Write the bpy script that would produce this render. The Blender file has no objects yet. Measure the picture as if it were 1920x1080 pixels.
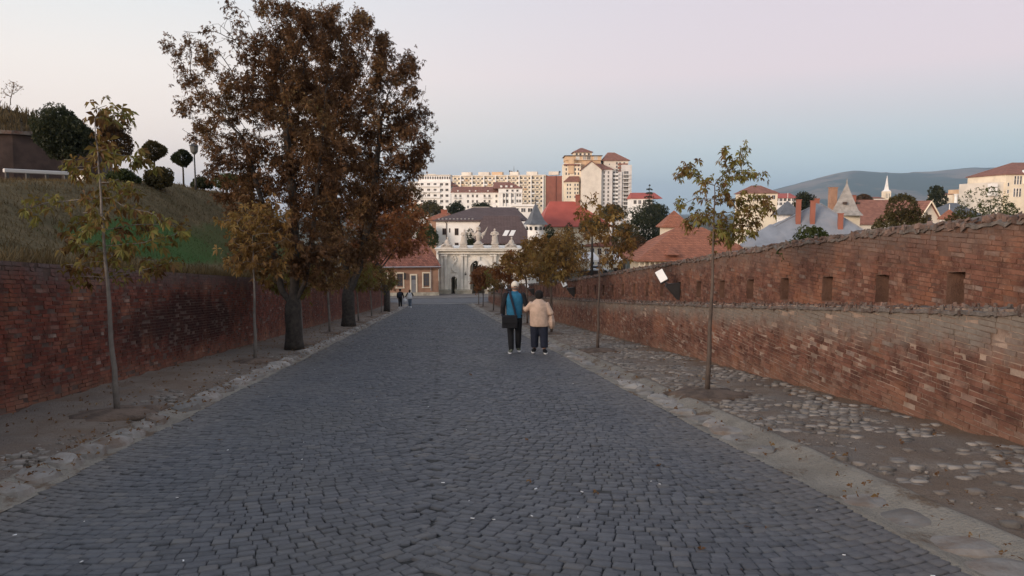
import bpy, math, random
import numpy as np
from mathutils import Vector, Matrix, noise as mnoise

# ------------------------------------------------------------------ camera, sky, light
F = 1400.0                                   # focal length in pixels of a 1920-wide frame
PSI, THETA, SLOPE = math.radians(5.54), math.radians(5.71), 0.1031
CAM = np.array((0.0, 0.0, 1.545))
FW = np.array((math.sin(PSI)*math.cos(THETA), math.cos(PSI)*math.cos(THETA), -math.sin(THETA)))
RT = np.array((math.cos(PSI), -math.sin(PSI), 0.0))
UP = np.array((math.sin(PSI)*math.sin(THETA), math.cos(PSI)*math.sin(THETA), math.cos(THETA)))

scene = bpy.context.scene
COL = scene.collection
cam_data = bpy.data.cameras.new('camera'); cam = bpy.data.objects.new('camera', cam_data); COL.objects.link(cam)
cam_data.sensor_width = 36; cam_data.lens = 36*F/1920; cam_data.clip_start = 0.1; cam_data.clip_end = 30000
m = Matrix(((RT[0], UP[0], -FW[0]), (RT[1], UP[1], -FW[1]), (RT[2], UP[2], -FW[2]))).to_4x4()
m.translation = Vector(CAM); cam.matrix_world = m
scene.camera = cam
scene.view_settings.view_transform = 'Standard'; scene.view_settings.look = 'None'
scene.view_settings.exposure = 0.50; scene.view_settings.gamma = 1.0
scene.cycles.use_denoising = True
scene.cycles.max_bounces = 6; scene.cycles.diffuse_bounces = 3; scene.cycles.transparent_max_bounces = 8
scene.cycles.volume_bounces = 0

def s2l(c): c /= 255.0; return c/12.92 if c <= 0.04045 else ((c+0.055)/1.055)**2.4
def S(r, g, b): return (s2l(r), s2l(g), s2l(b), 1.0)

SUN_AZ = Vector((-0.80, -0.60, 0)).normalized()      # the sunset lies behind the camera to the left
SUN_EL = math.radians(10)
world = bpy.data.worlds.new('World'); scene.world = world; world.use_nodes = True
wn, wl = world.node_tree.nodes, world.node_tree.links
wn.clear()
def ramp_node(nt, stops):
    r = nt.nodes.new('ShaderNodeValToRGB'); e = r.color_ramp.elements
    e[0].position, e[0].color = stops[0]
    e[1].position, e[1].color = stops[-1]
    for p, c in stops[1:-1]:
        x = e.new(p); x.color = c
    return r
def sky_ramp(lst): return ramp_node(world.node_tree, [(math.sin(math.radians(e)), c) for e, c in lst])
tc = wn.new('ShaderNodeTexCoord'); sep = wn.new('ShaderNodeSeparateXYZ'); wl.new(tc.outputs['Generated'], sep.inputs[0])
def wmath(op, a, b=None, clamp=False):
    n = wn.new('ShaderNodeMath'); n.operation = op; n.use_clamp = clamp
    for i, v in enumerate((a, b)):
        if v is None: continue
        if isinstance(v, (int, float)): n.inputs[i].default_value = v
        else: wl.new(v, n.inputs[i])
    return n.outputs[0]
flat = wn.new('ShaderNodeVectorMath'); flat.operation = 'MULTIPLY'; flat.inputs[1].default_value = (1, 1, 0); wl.new(tc.outputs['Generated'], flat.inputs[0])
nrm = wn.new('ShaderNodeVectorMath'); nrm.operation = 'NORMALIZE'; wl.new(flat.outputs[0], nrm.inputs[0])
dot = wn.new('ShaderNodeVectorMath'); dot.operation = 'DOT_PRODUCT'; dot.inputs[1].default_value = SUN_AZ; wl.new(nrm.outputs[0], dot.inputs[0])
t = dot.outputs['Value']; el = sep.outputs['Z']
ZEN = S(158, 168, 190)
anti = sky_ramp([(0, S(156,188,200)), (2.5, S(157,187,200)), (4.5, S(164,185,196)), (7, S(180,181,190)), (10, S(198,183,191)), (16, S(192,180,189)), (32, S(172,174,189)), (90, ZEN)])
side = sky_ramp([(0, S(228,200,188)), (3, S(230,208,197)), (6, S(228,212,203)), (10, S(222,212,206)), (15, S(203,205,206)), (32, S(180,186,197)), (90, ZEN)])
sunw = sky_ramp([(0, S(255,190,128)), (4, S(255,210,162)), (10, S(246,222,196)), (18, S(218,214,211)), (35, S(184,190,202)), (90, ZEN)])
f1 = wn.new('ShaderNodeMapRange'); f1.inputs['From Min'].default_value = -1.0; f1.inputs['From Max'].default_value = -0.2; f1.interpolation_type = 'SMOOTHSTEP'; wl.new(t, f1.inputs['Value'])
f2 = wn.new('ShaderNodeMapRange'); f2.inputs['From Min'].default_value = 0.0; f2.inputs['From Max'].default_value = 1.0; f2.interpolation_type = 'SMOOTHSTEP'; wl.new(t, f2.inputs['Value'])
for r in (anti, side, sunw): wl.new(el, r.inputs[0])
mx1 = wn.new('ShaderNodeMix'); mx1.data_type = 'RGBA'; wl.new(f1.outputs[0], mx1.inputs[0]); wl.new(anti.outputs[0], mx1.inputs[6]); wl.new(side.outputs[0], mx1.inputs[7])
mx2 = wn.new('ShaderNodeMix'); mx2.data_type = 'RGBA'; wl.new(f2.outputs[0], mx2.inputs[0]); wl.new(mx1.outputs[2], mx2.inputs[6]); wl.new(sunw.outputs[0], mx2.inputs[7])
nish = wn.new('ShaderNodeTexSky'); nish.sky_type = 'NISHITA'; nish.sun_disc = False
nish.sun_elevation = math.radians(1.0); nish.sun_rotation = math.atan2(SUN_AZ.x, SUN_AZ.y); nish.altitude = 300
bg1 = wn.new('ShaderNodeBackground'); bg1.inputs[1].default_value = 1.0; wl.new(mx2.outputs[2], bg1.inputs[0])
bg2 = wn.new('ShaderNodeBackground'); bg2.inputs[1].default_value = 0.05; wl.new(nish.outputs[0], bg2.inputs[0])
add = wn.new('ShaderNodeAddShader'); wl.new(bg1.outputs[0], add.inputs[0]); wl.new(bg2.outputs[0], add.inputs[1])
wout = wn.new('ShaderNodeOutputWorld'); wl.new(add.outputs[0], wout.inputs[0])

sun_d = bpy.data.lights.new('sun', 'SUN'); sun_d.energy = 2.8; sun_d.angle = math.radians(28); sun_d.color = (1.0, 0.80, 0.66)
sun = bpy.data.objects.new('sun', sun_d); COL.objects.link(sun)
sdir = Vector((SUN_AZ.x*math.cos(SUN_EL), SUN_AZ.y*math.cos(SUN_EL), math.sin(SUN_EL)))
sun.rotation_euler = (-sdir).to_track_quat('-Z', 'Y').to_euler(); sun.location = sdir*60

# ------------------------------------------------------------------ helpers
rng = np.random.default_rng(7); random.seed(7)
def P(px, py, D): return CAM + D*(FW + (px-960)/F*RT + (540-py)/F*UP)
def project(p):
    d = np.asarray(p, float) - CAM; z = d@FW
    return 960 + F*(d@RT)/z, 540 - F*(d@UP)/z, z
GY = [-60, 0, 60, 75, 90, 102, 130, 250, 700, 20000]; GZ = [6.2, 0, -6.186, -7.62, -8.8, -9.35, -9.9, -12.5, -18, -18]
def G(y): return np.interp(y, GY, GZ)
def sm(t): t = np.clip(t, 0, 1); return t*t*(3-2*t)

def tag(o, label=None, cat=None, group=None, kind=None):
    for k, v in (('label', label), ('category', cat), ('group', group), ('kind', kind)):
        if v: o[k] = v
    return o
def link(o, parent=None):
    COL.objects.link(o)
    if parent is not None: o.parent = parent
    return o
def empty(name, loc, rz=0, **kw):
    o = bpy.data.objects.new(name, None); o.location = [float(q) for q in loc]; o.rotation_euler = (0, 0, rz); link(o)
    return tag(o, **kw)
def np_mesh(name, V, Fq, smooth=False):
    """V (n,3); Fq list of arrays, each (k,3) or (k,4)"""
    me = bpy.data.meshes.new(name)
    if isinstance(Fq, np.ndarray) or isinstance(Fq[0], tuple): Fq = [np.array(Fq)]
    Fq = [np.asarray(f, np.int32) for f in Fq if len(f)]
    V = np.asarray(V, np.float32)
    me.vertices.add(len(V)); me.vertices.foreach_set('co', V.ravel())
    idx = np.concatenate([f.ravel() for f in Fq]); tot = np.concatenate([np.full(len(f), f.shape[1], np.int32) for f in Fq])
    st = np.concatenate([[0], np.cumsum(tot)[:-1]]).astype(np.int32)
    me.loops.add(len(idx)); me.loops.foreach_set('vertex_index', idx)
    me.polygons.add(len(tot)); me.polygons.foreach_set('loop_start', st); me.polygons.foreach_set('loop_total', tot)
    me.polygons.foreach_set('use_smooth', np.full(len(tot), smooth))
    me.update(calc_edges=True)
    return me
def obj(name, me, mat=None, parent=None, loc=None, rot=None, scale=None, **kw):
    o = bpy.data.objects.new(name, me); link(o, parent)
    if mat is not None and not me.materials: me.materials.append(mat)
    if loc is not None: o.location = [float(q) for q in loc]
    if rot is not None: o.rotation_euler = rot
    if scale is not None: o.scale = scale
    return tag(o, **kw)

class MB:
    def __init__(s): s.v = []; s.f = []
    def add(s, V, Fs):
        b = len(s.v); s.v += [tuple(float(q) for q in p) for p in V]; s.f += [tuple(b+i for i in f) for f in Fs]; return s
    def box(s, x0, x1, y0, y1, z0, z1):
        return s.add([(x0,y0,z0),(x1,y0,z0),(x1,y1,z0),(x0,y1,z0),(x0,y0,z1),(x1,y0,z1),(x1,y1,z1),(x0,y1,z1)],
                     [(3,2,1,0),(4,5,6,7),(0,1,5,4),(1,2,6,5),(2,3,7,6),(3,0,4,7)])
    def bev(s, x0, x1, y0, y1, z0, z1, b=0.02):
        s.loft([rect(x0+b,x1-b,y0+b,y1-b,z0), rect(x0,x1,y0,y1,z0+b), rect(x0,x1,y0,y1,z1-b), rect(x0+b,x1-b,y0+b,y1-b,z1)]); return s
    def loft(s, rings, cap=True, closed=True):
        n = len(rings[0]); V = [p for r in rings for p in r]; Fs = []
        for k in range(len(rings)-1):
            for i in range(n if closed else n-1):
                j = (i+1) % n; Fs.append((k*n+i, k*n+j, (k+1)*n+j, (k+1)*n+i))
        if cap and closed:
            Fs.append(tuple(range(n-1, -1, -1))); Fs.append(tuple((len(rings)-1)*n+i for i in range(n)))
        return s.add(V, Fs)
    def tube(s, pts, rad, n=8, cap=True, flat=(1, 1)):
        pts = [Vector(p) for p in pts]
        if not hasattr(rad, '__len__'): rad = [rad]*len(pts)
        rings = []; prev = None
        for i, p in enumerate(pts):
            d = (pts[min(i+1, len(pts)-1)] - pts[max(i-1, 0)])
            d = d.normalized() if d.length > 1e-9 else Vector((0,0,1))
            if prev is None:
                a = Vector((1,0,0)) if abs(d.x) < 0.8 else Vector((0,1,0))
            else: a = prev
            a = (a - d*a.dot(d)).normalized(); b = d.cross(a); prev = a
            rings.append([p + (a*math.cos(2*math.pi*k/n)*flat[0] + b*math.sin(2*math.pi*k/n)*flat[1])*rad[i] for k in range(n)])
        return s.loft(rings, cap)
    def lathe(s, prof, n=16, c=(0,0)):
        return s.loft([[(c[0]+r*math.cos(2*math.pi*k/n), c[1]+r*math.sin(2*math.pi*k/n), z) for k in range(n)] for r, z in prof])
    def ell(s, c, r, n=12, mrings=8):
        rings = []
        for i in range(mrings+1):
            a = math.pi*(i/mrings) ; a = min(max(a, 0.06), math.pi-0.06)
            rings.append([(c[0]+r[0]*math.sin(a)*math.cos(2*math.pi*k/n), c[1]+r[1]*math.sin(a)*math.sin(2*math.pi*k/n), c[2]-r[2]*math.cos(a)) for k in range(n)])
        return s.loft(rings)
    def hip(s, x0, x1, y0, y1, z0, z1, r0=None, r1=None, ry=None, th=0.18):
        """hipped roof; ridge from r0 to r1 in x. r0 == x0 gives a gable"""
        if ry is None: ry = (y0+y1)/2
        if r0 is None: r0 = x0+(y1-y0)/2
        if r1 is None: r1 = x1-(y1-y0)/2
        V = [(x0,y0,z0-th),(x1,y0,z0-th),(x1,y1,z0-th),(x0,y1,z0-th),(x0,y0,z0),(x1,y0,z0),(x1,y1,z0),(x0,y1,z0),(r0,ry,z1),(r1,ry,z1)]
        return s.add(V, [(3,2,1,0),(0,1,5,4),(1,2,6,5),(2,3,7,6),(3,0,4,7),(4,5,9,8),(5,6,9),(6,7,8,9),(7,4,8)])
    def build(s, name, mat, parent=None, smooth=False, **kw):
        me = bpy.data.meshes.new(name); me.from_pydata(s.v, [], s.f); me.update()
        if smooth: me.polygons.foreach_set('use_smooth', np.ones(len(me.polygons), bool))
        return obj(name, me, mat, parent, **kw)
def rect(x0, x1, y0, y1, z): return [(x0,y0,z),(x1,y0,z),(x1,y1,z),(x0,y1,z)]
def blob(mb, name, mat, parent, voxel=0.015, smooth=4, **kw):
    """fuse overlapping closed shapes into one continuous surface"""
    me = bpy.data.meshes.new(name); me.from_pydata(mb.v, [], mb.f); me.update()
    o = bpy.data.objects.new(name, me); link(o)
    r = o.modifiers.new('r', 'REMESH'); r.mode = 'VOXEL'; r.voxel_size = voxel; r.use_smooth_shade = True
    sm_ = o.modifiers.new('s', 'SMOOTH'); sm_.factor = 0.5; sm_.iterations = smooth
    dg = bpy.context.evaluated_depsgraph_get(); me2 = bpy.data.meshes.new_from_object(o.evaluated_get(dg))
    bpy.data.objects.remove(o); me2.polygons.foreach_set('use_smooth', np.ones(len(me2.polygons), bool))
    me2.materials.clear()
    return obj(name, me2, mat, parent, **kw)

# ------------------------------------------------------------------ materials
class NT:
    def __init__(s, name):
        s.m = bpy.data.materials.new(name); s.m.use_nodes = True; s.t = s.m.node_tree; s.n = s.t.nodes; s.l = s.t.links; s.n.clear()
        s.out = s.n.new('ShaderNodeOutputMaterial')
    def set(s, sock, v):
        if isinstance(v, bpy.types.NodeSocket): s.l.new(v, sock)
        else:
            if hasattr(sock.default_value, '__len__') and hasattr(v, '__len__') and len(sock.default_value) == 4 and len(v) == 3: v = (*v, 1)
            sock.default_value = v
    def math(s, op, a, b=0.0, clamp=False, c=None):
        n = s.n.new('ShaderNodeMath'); n.operation = op; n.use_clamp = clamp; s.set(n.inputs[0], a); s.set(n.inputs[1], b)
        if c is not None: s.set(n.inputs[2], c)
        return n.outputs[0]
    def mix(s, f, a, b, mode='MIX'):
        n = s.n.new('ShaderNodeMix'); n.data_type = 'RGBA'; n.blend_type = mode; s.set(n.inputs[0], f); s.set(n.inputs[6], a); s.set(n.inputs[7], b); return n.outputs[2]
    def pos(s, world=False):
        if world: return s.n.new('ShaderNodeNewGeometry').outputs['Position']
        return s.n.new('ShaderNodeTexCoord').outputs['Object']
    def noise(s, vec, scale, detail=4, rough=0.55, dist=0.0):
        n = s.n.new('ShaderNodeTexNoise'); s.l.new(vec, n.inputs['Vector']); n.inputs['Scale'].default_value = scale
        n.inputs['Detail'].default_value = detail; n.inputs['Roughness'].default_value = rough; n.inputs['Distortion'].default_value = dist
        return n.outputs['Fac']
    def maprange(s, v, a, b, c=0.0, d=1.0):
        n = s.n.new('ShaderNodeMapRange'); n.interpolation_type = 'SMOOTHSTEP'; s.set(n.inputs['Value'], v)
        for k, q in (('From Min', a), ('From Max', b), ('To Min', c), ('To Max', d)): n.inputs[k].default_value = q
        return n.outputs[0]
    def scalev(s, vec, sc):
        n = s.n.new('ShaderNodeVectorMath'); n.operation = 'MULTIPLY'; s.l.new(vec, n.inputs[0]); n.inputs[1].default_value = sc; return n.outputs[0]
    def xyz(s, vec):
        n = s.n.new('ShaderNodeSeparateXYZ'); s.l.new(vec, n.inputs[0]); return n.outputs
    def ramp(s, f, stops):
        r = ramp_node(s.t, stops); s.l.new(f, r.inputs[0]); return r.outputs[0]
    def rand(s):
        g = s.n.new('ShaderNodeNewGeometry').outputs['Random Per Island']; o = s.n.new('ShaderNodeObjectInfo').outputs['Random']
        return s.math('FRACT', s.math('ADD', g, o))
    def bump(s, h, strength=0.3, dist=0.02):
        b = s.n.new('ShaderNodeBump'); b.inputs['Strength'].default_value = strength; b.inputs['Distance'].default_value = dist; s.set(b.inputs['Height'], h); return b.outputs[0]
    def principled(s, col, rough=0.8, normal=None, metal=0.0, spec=0.4, **kw):
        p = s.n.new('ShaderNodeBsdfPrincipled'); s.set(p.inputs['Base Color'], col); s.set(p.inputs['Roughness'], rough)
        p.inputs['Metallic'].default_value = metal; p.inputs['Specular IOR Level'].default_value = spec
        if normal is not None: s.l.new(normal, p.inputs['Normal'])
        for k, v in kw.items(): s.set(p.inputs[k], v)
        s.l.new(p.outputs[0], s.out.inputs['Surface']); return p
def c3(c, k=1.0): return (c[0]*k, c[1]*k, c[2]*k, 1.0)
def mat(name, col, rough=0.8, var=0.2, scale=2.0, bump=0.0, bscale=30.0, spec=0.35, metal=0.0, dirt=None, dirt_amt=0.5, dscale=1.0, world=False, rand=0.0):
    t = NT(name); v = t.pos(world); n1 = t.noise(v, scale, 5)
    c = t.mix(t.maprange(n1, 0.3, 0.7), c3(col, 1-var), c3(col, 1+var))
    if rand:
        c = t.mix(1.0, c, t.ramp(t.rand(), [(0, (1-rand,)*3+(1,)), (1, (1+rand,)*3+(1,))]), 'MULTIPLY')
    if dirt is not None: c = t.mix(t.maprange(t.noise(v, dscale, 6, 0.65), 0.45, 0.72, 0, dirt_amt), c, dirt)
    nm = t.bump(t.noise(v, bscale, 4), bump, 0.02) if bump else None
    t.principled(c, rough, nm, metal, spec); return t.m

def brick_mat(name, stops, top_h, top_w, grey, dark_patch=None, lift=1.0, pale=1.0):
    """weathered brick: tone per brick, lime wash running down from the coping, damp foot, soot"""
    t = NT(name); v = t.pos(True); r = t.rand(); x = t.xyz(v)
    h = t.math('MULTIPLY_ADD', x[1], SLOPE, c=x[2])
    c = t.ramp(r, stops)
    fine = t.noise(v, 38, 5, 0.7); big = t.noise(v, 1.1, 5, 0.6); mid = t.noise(v, 5, 5, 0.65)
    c = t.mix(t.maprange(mid, 0.38, 0.66), c, t.mix(0.7, c, (0.045, 0.022, 0.017, 1)))
    c = t.mix(t.maprange(big, 0.5, 0.68, 0, 0.55), c, (0.24, 0.105, 0.058, 1))
    c = t.mix(t.maprange(fine, 0.56, 0.72, 0, 0.5*pale), c, (0.32, 0.21, 0.155, 1)); c = t.mix(t.maprange(t.noise(v, 3.2, 6, 0.75), 0.54, 0.68, 0, 0.45*pale), c, (0.27, 0.18, 0.135, 1))
    hn = t.math('ADD', h, t.math('MULTIPLY', t.math('SUBTRACT', t.noise(v, 1.9, 6, 0.75), 0.5), 0.9))
    g = t.mix(t.noise(v, 16, 5, 0.7), c3(grey, 0.55), c3(grey, 1.5))
    c = t.mix(t.maprange(hn, top_h-top_w, top_h, 0, 0.9), c, g)
    c = t.mix(t.maprange(hn, 0.45, -0.05, 0, 0.45), c, (0.23, 0.13, 0.085, 1))
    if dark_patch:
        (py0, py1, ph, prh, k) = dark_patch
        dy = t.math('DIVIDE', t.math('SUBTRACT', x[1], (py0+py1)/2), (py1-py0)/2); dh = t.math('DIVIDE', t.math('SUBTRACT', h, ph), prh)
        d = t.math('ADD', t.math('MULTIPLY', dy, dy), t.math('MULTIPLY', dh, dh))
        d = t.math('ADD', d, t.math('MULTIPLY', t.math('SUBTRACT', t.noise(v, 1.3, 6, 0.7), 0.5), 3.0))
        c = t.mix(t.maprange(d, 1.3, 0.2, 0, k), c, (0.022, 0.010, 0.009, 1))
    if lift != 1.0: c = t.mix(1.0, c, (lift, lift, lift, 1), 'MULTIPLY')
    t.principled(c, 0.92, t.bump(t.math('ADD', fine, mid), 0.35, 0.010), spec=0.2)
    return t.m
def foliage_mat(name, stops, scale=0.6, transl=0.35):
    t = NT(name); v = t.pos(True); r = t.rand()
    f = t.math('ADD', t.math('MULTIPLY', r, 0.55), t.math('MULTIPLY', t.maprange(t.noise(v, scale, 3), 0.3, 0.7), 0.45))
    c = t.ramp(f, stops)
    d = t.n.new('ShaderNodeBsdfDiffuse'); tr = t.n.new('ShaderNodeBsdfTranslucent'); gl = t.n.new('ShaderNodeBsdfGlossy'); gl.inputs['Roughness'].default_value = 0.5
    t.l.new(c, d.inputs[0]); t.l.new(c, tr.inputs[0]); gl.inputs[0].default_value = (0.5, 0.5, 0.5, 1)
    m1 = t.n.new('ShaderNodeMixShader'); m1.inputs[0].default_value = transl; t.l.new(d.outputs[0], m1.inputs[1]); t.l.new(tr.outputs[0], m1.inputs[2])
    m2 = t.n.new('ShaderNodeMixShader'); m2.inputs[0].default_value = 0.02; t.l.new(m1.outputs[0], m2.inputs[1]); t.l.new(gl.outputs[0], m2.inputs[2])
    t.l.new(m2.outputs[0], t.out.inputs['Surface']); return t.m
def tile_mat(name, col, row=0.3, wid=0.22, var=0.35, dark=(0.06, 0.035, 0.03, 1), dirt=0.5):
    t = NT(name); v = t.pos(); x = t.xyz(v)
    cb = t.n.new('ShaderNodeCombineXYZ'); t.l.new(t.math('ADD', x[0], x[1]), cb.inputs[0]); t.l.new(x[2], cb.inputs[1])
    b = t.n.new('ShaderNodeTexBrick'); t.l.new(cb.outputs[0], b.inputs['Vector']); b.inputs['Scale'].default_value = 1
    b.inputs['Brick Width'].default_value = wid; b.inputs['Row Height'].default_value = row*0.6; b.inputs['Mortar Size'].default_value = 0.02
    b.inputs['Color1'].default_value = c3(col, 1-var); b.inputs['Color2'].default_value = c3(col, 1+var); b.inputs['Mortar'].default_value = c3(col, 0.45)
    c = t.mix(t.maprange(t.noise(v, 0.7, 6, 0.7), 0.48, 0.72, 0, dirt), b.outputs['Color'], dark)
    t.principled(c, 0.85, t.bump(b.outputs['Fac'], -0.4, 0.03), spec=0.25); return t.m
def glass_mat(name, col):
    t = NT(name); c = t.ramp(t.rand(), [(0, c3(col, 0.5)), (0.7, c3(col, 1.0)), (1, c3(col, 3.0))]); t.principled(c, 0.12, spec=0.5); return t.m

K = {}
K['cobble'] = None
def build_materials():
    t = NT('basalt cobble'); v = t.pos(True); r = t.rand()
    c = t.ramp(r, [(0, (0.048,0.049,0.053,1)), (0.5, (0.067,0.068,0.074,1)), (0.85, (0.084,0.085,0.090,1)), (1, (0.108,0.100,0.093,1))])
    c = t.mix(t.maprange(t.noise(v, 0.45, 5, 0.6), 0.42, 0.7, 0, 0.55), c, (0.092, 0.086, 0.078, 1))
    c = t.mix(t.maprange(t.noise(v, 42, 5, 0.7), 0.3, 0.75, 0, 0.4), c, c3((0.108, 0.110, 0.116)))
    x = t.xyz(v)
    edge = t.maprange(t.math('ABSOLUTE', t.math('ADD', x[0], 0.16)), 2.1, 2.95, 0, 0.55)
    c = t.mix(t.math('MULTIPLY', edge, t.noise(v, 1.2, 5, 0.7)), c, (0.17, 0.14, 0.11, 1))
    t.principled(c, t.maprange(t.noise(v, 9, 3), 0.3, 0.7, 0.5, 0.72), t.bump(t.noise(v, 60, 4), 0.35, 0.006), spec=0.4); K['cobble'] = t.m
    K['joint'] = mat('joint sand', (0.042,0.040,0.037), 0.95, 0.4, 8, 0.4, 80, world=True)
    t = NT('trodden earth'); v = t.pos(True); n1 = t.noise(v, 1.3, 6, 0.65); n2 = t.noise(v, 14, 6, 0.7); n3 = t.noise(v, 0.35, 4)
    c = t.mix(t.maprange(n1, 0.35, 0.68), (0.19,0.138,0.10,1), (0.235,0.195,0.158,1)); c = t.mix(t.maprange(n2, 0.4, 0.75, 0, 0.6), c, (0.145,0.112,0.09,1))
    c = t.mix(t.maprange(n3, 0.5, 0.65, 0, 0.5), c, (0.15,0.135,0.122,1))
    x = t.xyz(v); wall = t.maprange(t.math('ADD', x[0], t.math('MULTIPLY', n1, 0.5)), 5.0, 5.5, 0, 0.6); c = t.mix(wall, c, (0.20,0.12,0.07,1))
    t.principled(c, 0.95, t.bump(t.math('ADD', n2, t.noise(v, 50, 4)), 0.9, 0.035), spec=0.15); K['earth'] = t.m
    K['limestone'] = mat('pale gutter limestone', (0.235,0.215,0.19), 0.9, 0.28, 2.5, 0.5, 26, dirt=(0.14,0.085,0.05,1), dirt_amt=0.75, dscale=2.2, world=True, rand=0.25)
    t = NT('worn gutter concrete'); v = t.pos(True); vs = t.scalev(v, (1.0, 0.55, 1.0))
    c = t.mix(t.maprange(t.noise(v, 2.0, 6, 0.7), 0.35, 0.65), (0.21,0.185,0.15,1), (0.275,0.245,0.20,1))
    c = t.mix(t.maprange(t.noise(vs, 2.1, 6, 0.7), 0.52, 0.62, 0, 0.85), c, (0.125,0.082,0.052,1)); c = t.mix(t.maprange(t.noise(v, 22, 5, 0.75), 0.55, 0.7, 0, 0.6), c, (0.12,0.098,0.08,1))
    t.principled(c, 0.93, t.bump(t.math('ADD', t.noise(vs, 5, 6, 0.7), t.noise(v, 40, 4)), 0.9, 0.03), spec=0.15); K['concrete'] = t.m
    K['pebble'] = mat('bedded field stone', (0.215,0.188,0.160), 0.9, 0.3, 6, 0.4, 50, dirt=(0.12,0.085,0.06,1), dirt_amt=0.7, dscale=3, world=True, rand=0.4)
    reds = [(0, (0.098,0.044,0.032,1)), (0.35, (0.135,0.061,0.043,1)), (0.75, (0.170,0.080,0.055,1)), (0.94, (0.20,0.112,0.080,1)), (1, (0.18,0.14,0.12,1))]
    dark = [(0, (0.085,0.024,0.017,1)), (0.4, (0.120,0.034,0.022,1)), (0.8, (0.150,0.045,0.028,1)), (0.96, (0.17,0.07,0.05,1)), (1, (0.22,0.17,0.14,1))]
    K['brick_low'] = brick_mat('brick of the low wall', reds, 1.16, 0.46, (0.15,0.133,0.113), lift=1.28)
    K['brick_up'] = brick_mat('brick of the loophole wall', reds, 2.38, 0.6, (0.12,0.092,0.078), lift=1.12, pale=0.8)
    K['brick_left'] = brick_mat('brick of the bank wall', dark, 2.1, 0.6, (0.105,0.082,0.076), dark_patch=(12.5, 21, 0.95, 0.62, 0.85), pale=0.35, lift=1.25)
    K['mortar'] = mat('lime mortar', (0.30,0.22,0.17), 0.95, 0.3, 3, 0.5, 40, world=True, dirt=(0.09,0.05,0.035,1), dirt_amt=0.8, dscale=2)
    K['mortar_red'] = mat('brick dust mortar', (0.135,0.076,0.054), 0.95, 0.35, 3, 0.5, 40, world=True, dirt=(0.07,0.035,0.026,1), dirt_amt=0.8, dscale=2)
    K['mortar_dark'] = mat('sooty mortar', (0.10,0.065,0.052), 0.95, 0.35, 3, 0.5, 40, world=True)
    K['coping'] = mat('weathered coping rubble', (0.13,0.112,0.098), 0.95, 0.35, 7, 0.8, 34, world=True, dirt=(0.13,0.06,0.042,1), dirt_amt=0.7, dscale=3)
    K['rubble'] = mat('broken coping brick', (0.12,0.078,0.062), 0.95, 0.4, 7, 0.6, 34, world=True, dirt=(0.15,0.135,0.12,1), dirt_amt=0.85, dscale=2, rand=0.45)
    K['bark'] = mat('chestnut bark', (0.045,0.037,0.031), 0.95, 0.35, 9, 0.9, 22)
    K['bark_pale'] = mat('young bark', (0.155,0.135,0.118), 0.9, 0.25, 6, 0.4, 40)
    K['bark_young'] = mat('young brown bark', (0.10,0.075,0.060), 0.9, 0.25, 6, 0.4, 40)
    K['leaf_brown'] = foliage_mat('rusty chestnut leaves', [(0, (0.040,0.021,0.012,1)), (0.4, (0.088,0.045,0.021,1)), (0.7, (0.14,0.074,0.032,1)), (0.9, (0.20,0.125,0.055,1)), (1, (0.20,0.17,0.065,1))])
    K['leaf_mixed'] = foliage_mat('half turned chestnut leaves', [(0, (0.055,0.027,0.012,1)), (0.25, (0.12,0.062,0.022,1)), (0.5, (0.165,0.12,0.034,1)), (0.75, (0.150,0.145,0.038,1)), (1, (0.23,0.22,0.06,1))], 1.6)
    K['leaf_rust'] = foliage_mat('rust red leaves', [(0, (0.11,0.042,0.020,1)), (0.5, (0.24,0.095,0.036,1)), (1, (0.33,0.16,0.055,1))], 1.2)
    K['leaf_gold'] = foliage_mat('ochre leaves', [(0, (0.07,0.034,0.014,1)), (0.5, (0.175,0.098,0.030,1)), (1, (0.27,0.19,0.06,1))], 1.0)
    K['leaf_dark'] = foliage_mat('dark evergreen leaves', [(0, (0.014,0.018,0.010,1)), (0.6, (0.034,0.042,0.020,1)), (1, (0.065,0.068,0.030,1))], 0.4)
    K['leaf_green'] = foliage_mat('green leaves', [(0, (0.022,0.030,0.010,1)), (0.6, (0.055,0.070,0.022,1)), (1, (0.095,0.105,0.035,1))], 0.4)
    K['leaf_olive'] = foliage_mat('olive leaves', [(0, (0.034,0.026,0.012,1)), (0.5, (0.070,0.058,0.022,1)), (1, (0.12,0.10,0.036,1))], 0.35)
    K['leaf_redtop'] = foliage_mat('reddening shrub leaves', [(0, (0.025,0.020,0.010,1)), (0.5, (0.075,0.045,0.018,1)), (1, (0.13,0.055,0.022,1))], 0.5)
    K['grass_dry'] = foliage_mat('dry grass', [(0, (0.055,0.038,0.018,1)), (0.5, (0.11,0.078,0.036,1)), (1, (0.17,0.125,0.06,1))], 0.5)
    K['grass_green'] = foliage_mat('green grass', [(0, (0.035,0.058,0.015,1)), (0.6, (0.062,0.10,0.025,1)), (1, (0.10,0.12,0.04,1))], 0.5)
    K['fallen'] = foliage_mat('fallen leaf', [(0, (0.10,0.045,0.018,1)), (0.6, (0.18,0.09,0.035,1)), (0.9, (0.25,0.16,0.07,1)), (1, (0.5,0.48,0.44,1))], 3.0)
    K['lime'] = mat('carved limestone', (0.74,0.70,0.62), 0.9, 0.12, 1.2, 0.3, 14, dirt=(0.40,0.365,0.31,1), dirt_amt=0.4, dscale=1.0)
    K['lime_dark'] = mat('weathered plinth stone', (0.40,0.37,0.30), 0.92, 0.2, 1.2, 0.4, 14, dirt=(0.20,0.18,0.14,1), dirt_amt=0.7, dscale=0.9)
    K['statue'] = mat('statue stone', (0.52,0.47,0.41), 0.9, 0.2, 2, 0.4, 20, dirt=(0.15,0.125,0.10,1), dirt_amt=0.8, dscale=2)
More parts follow.
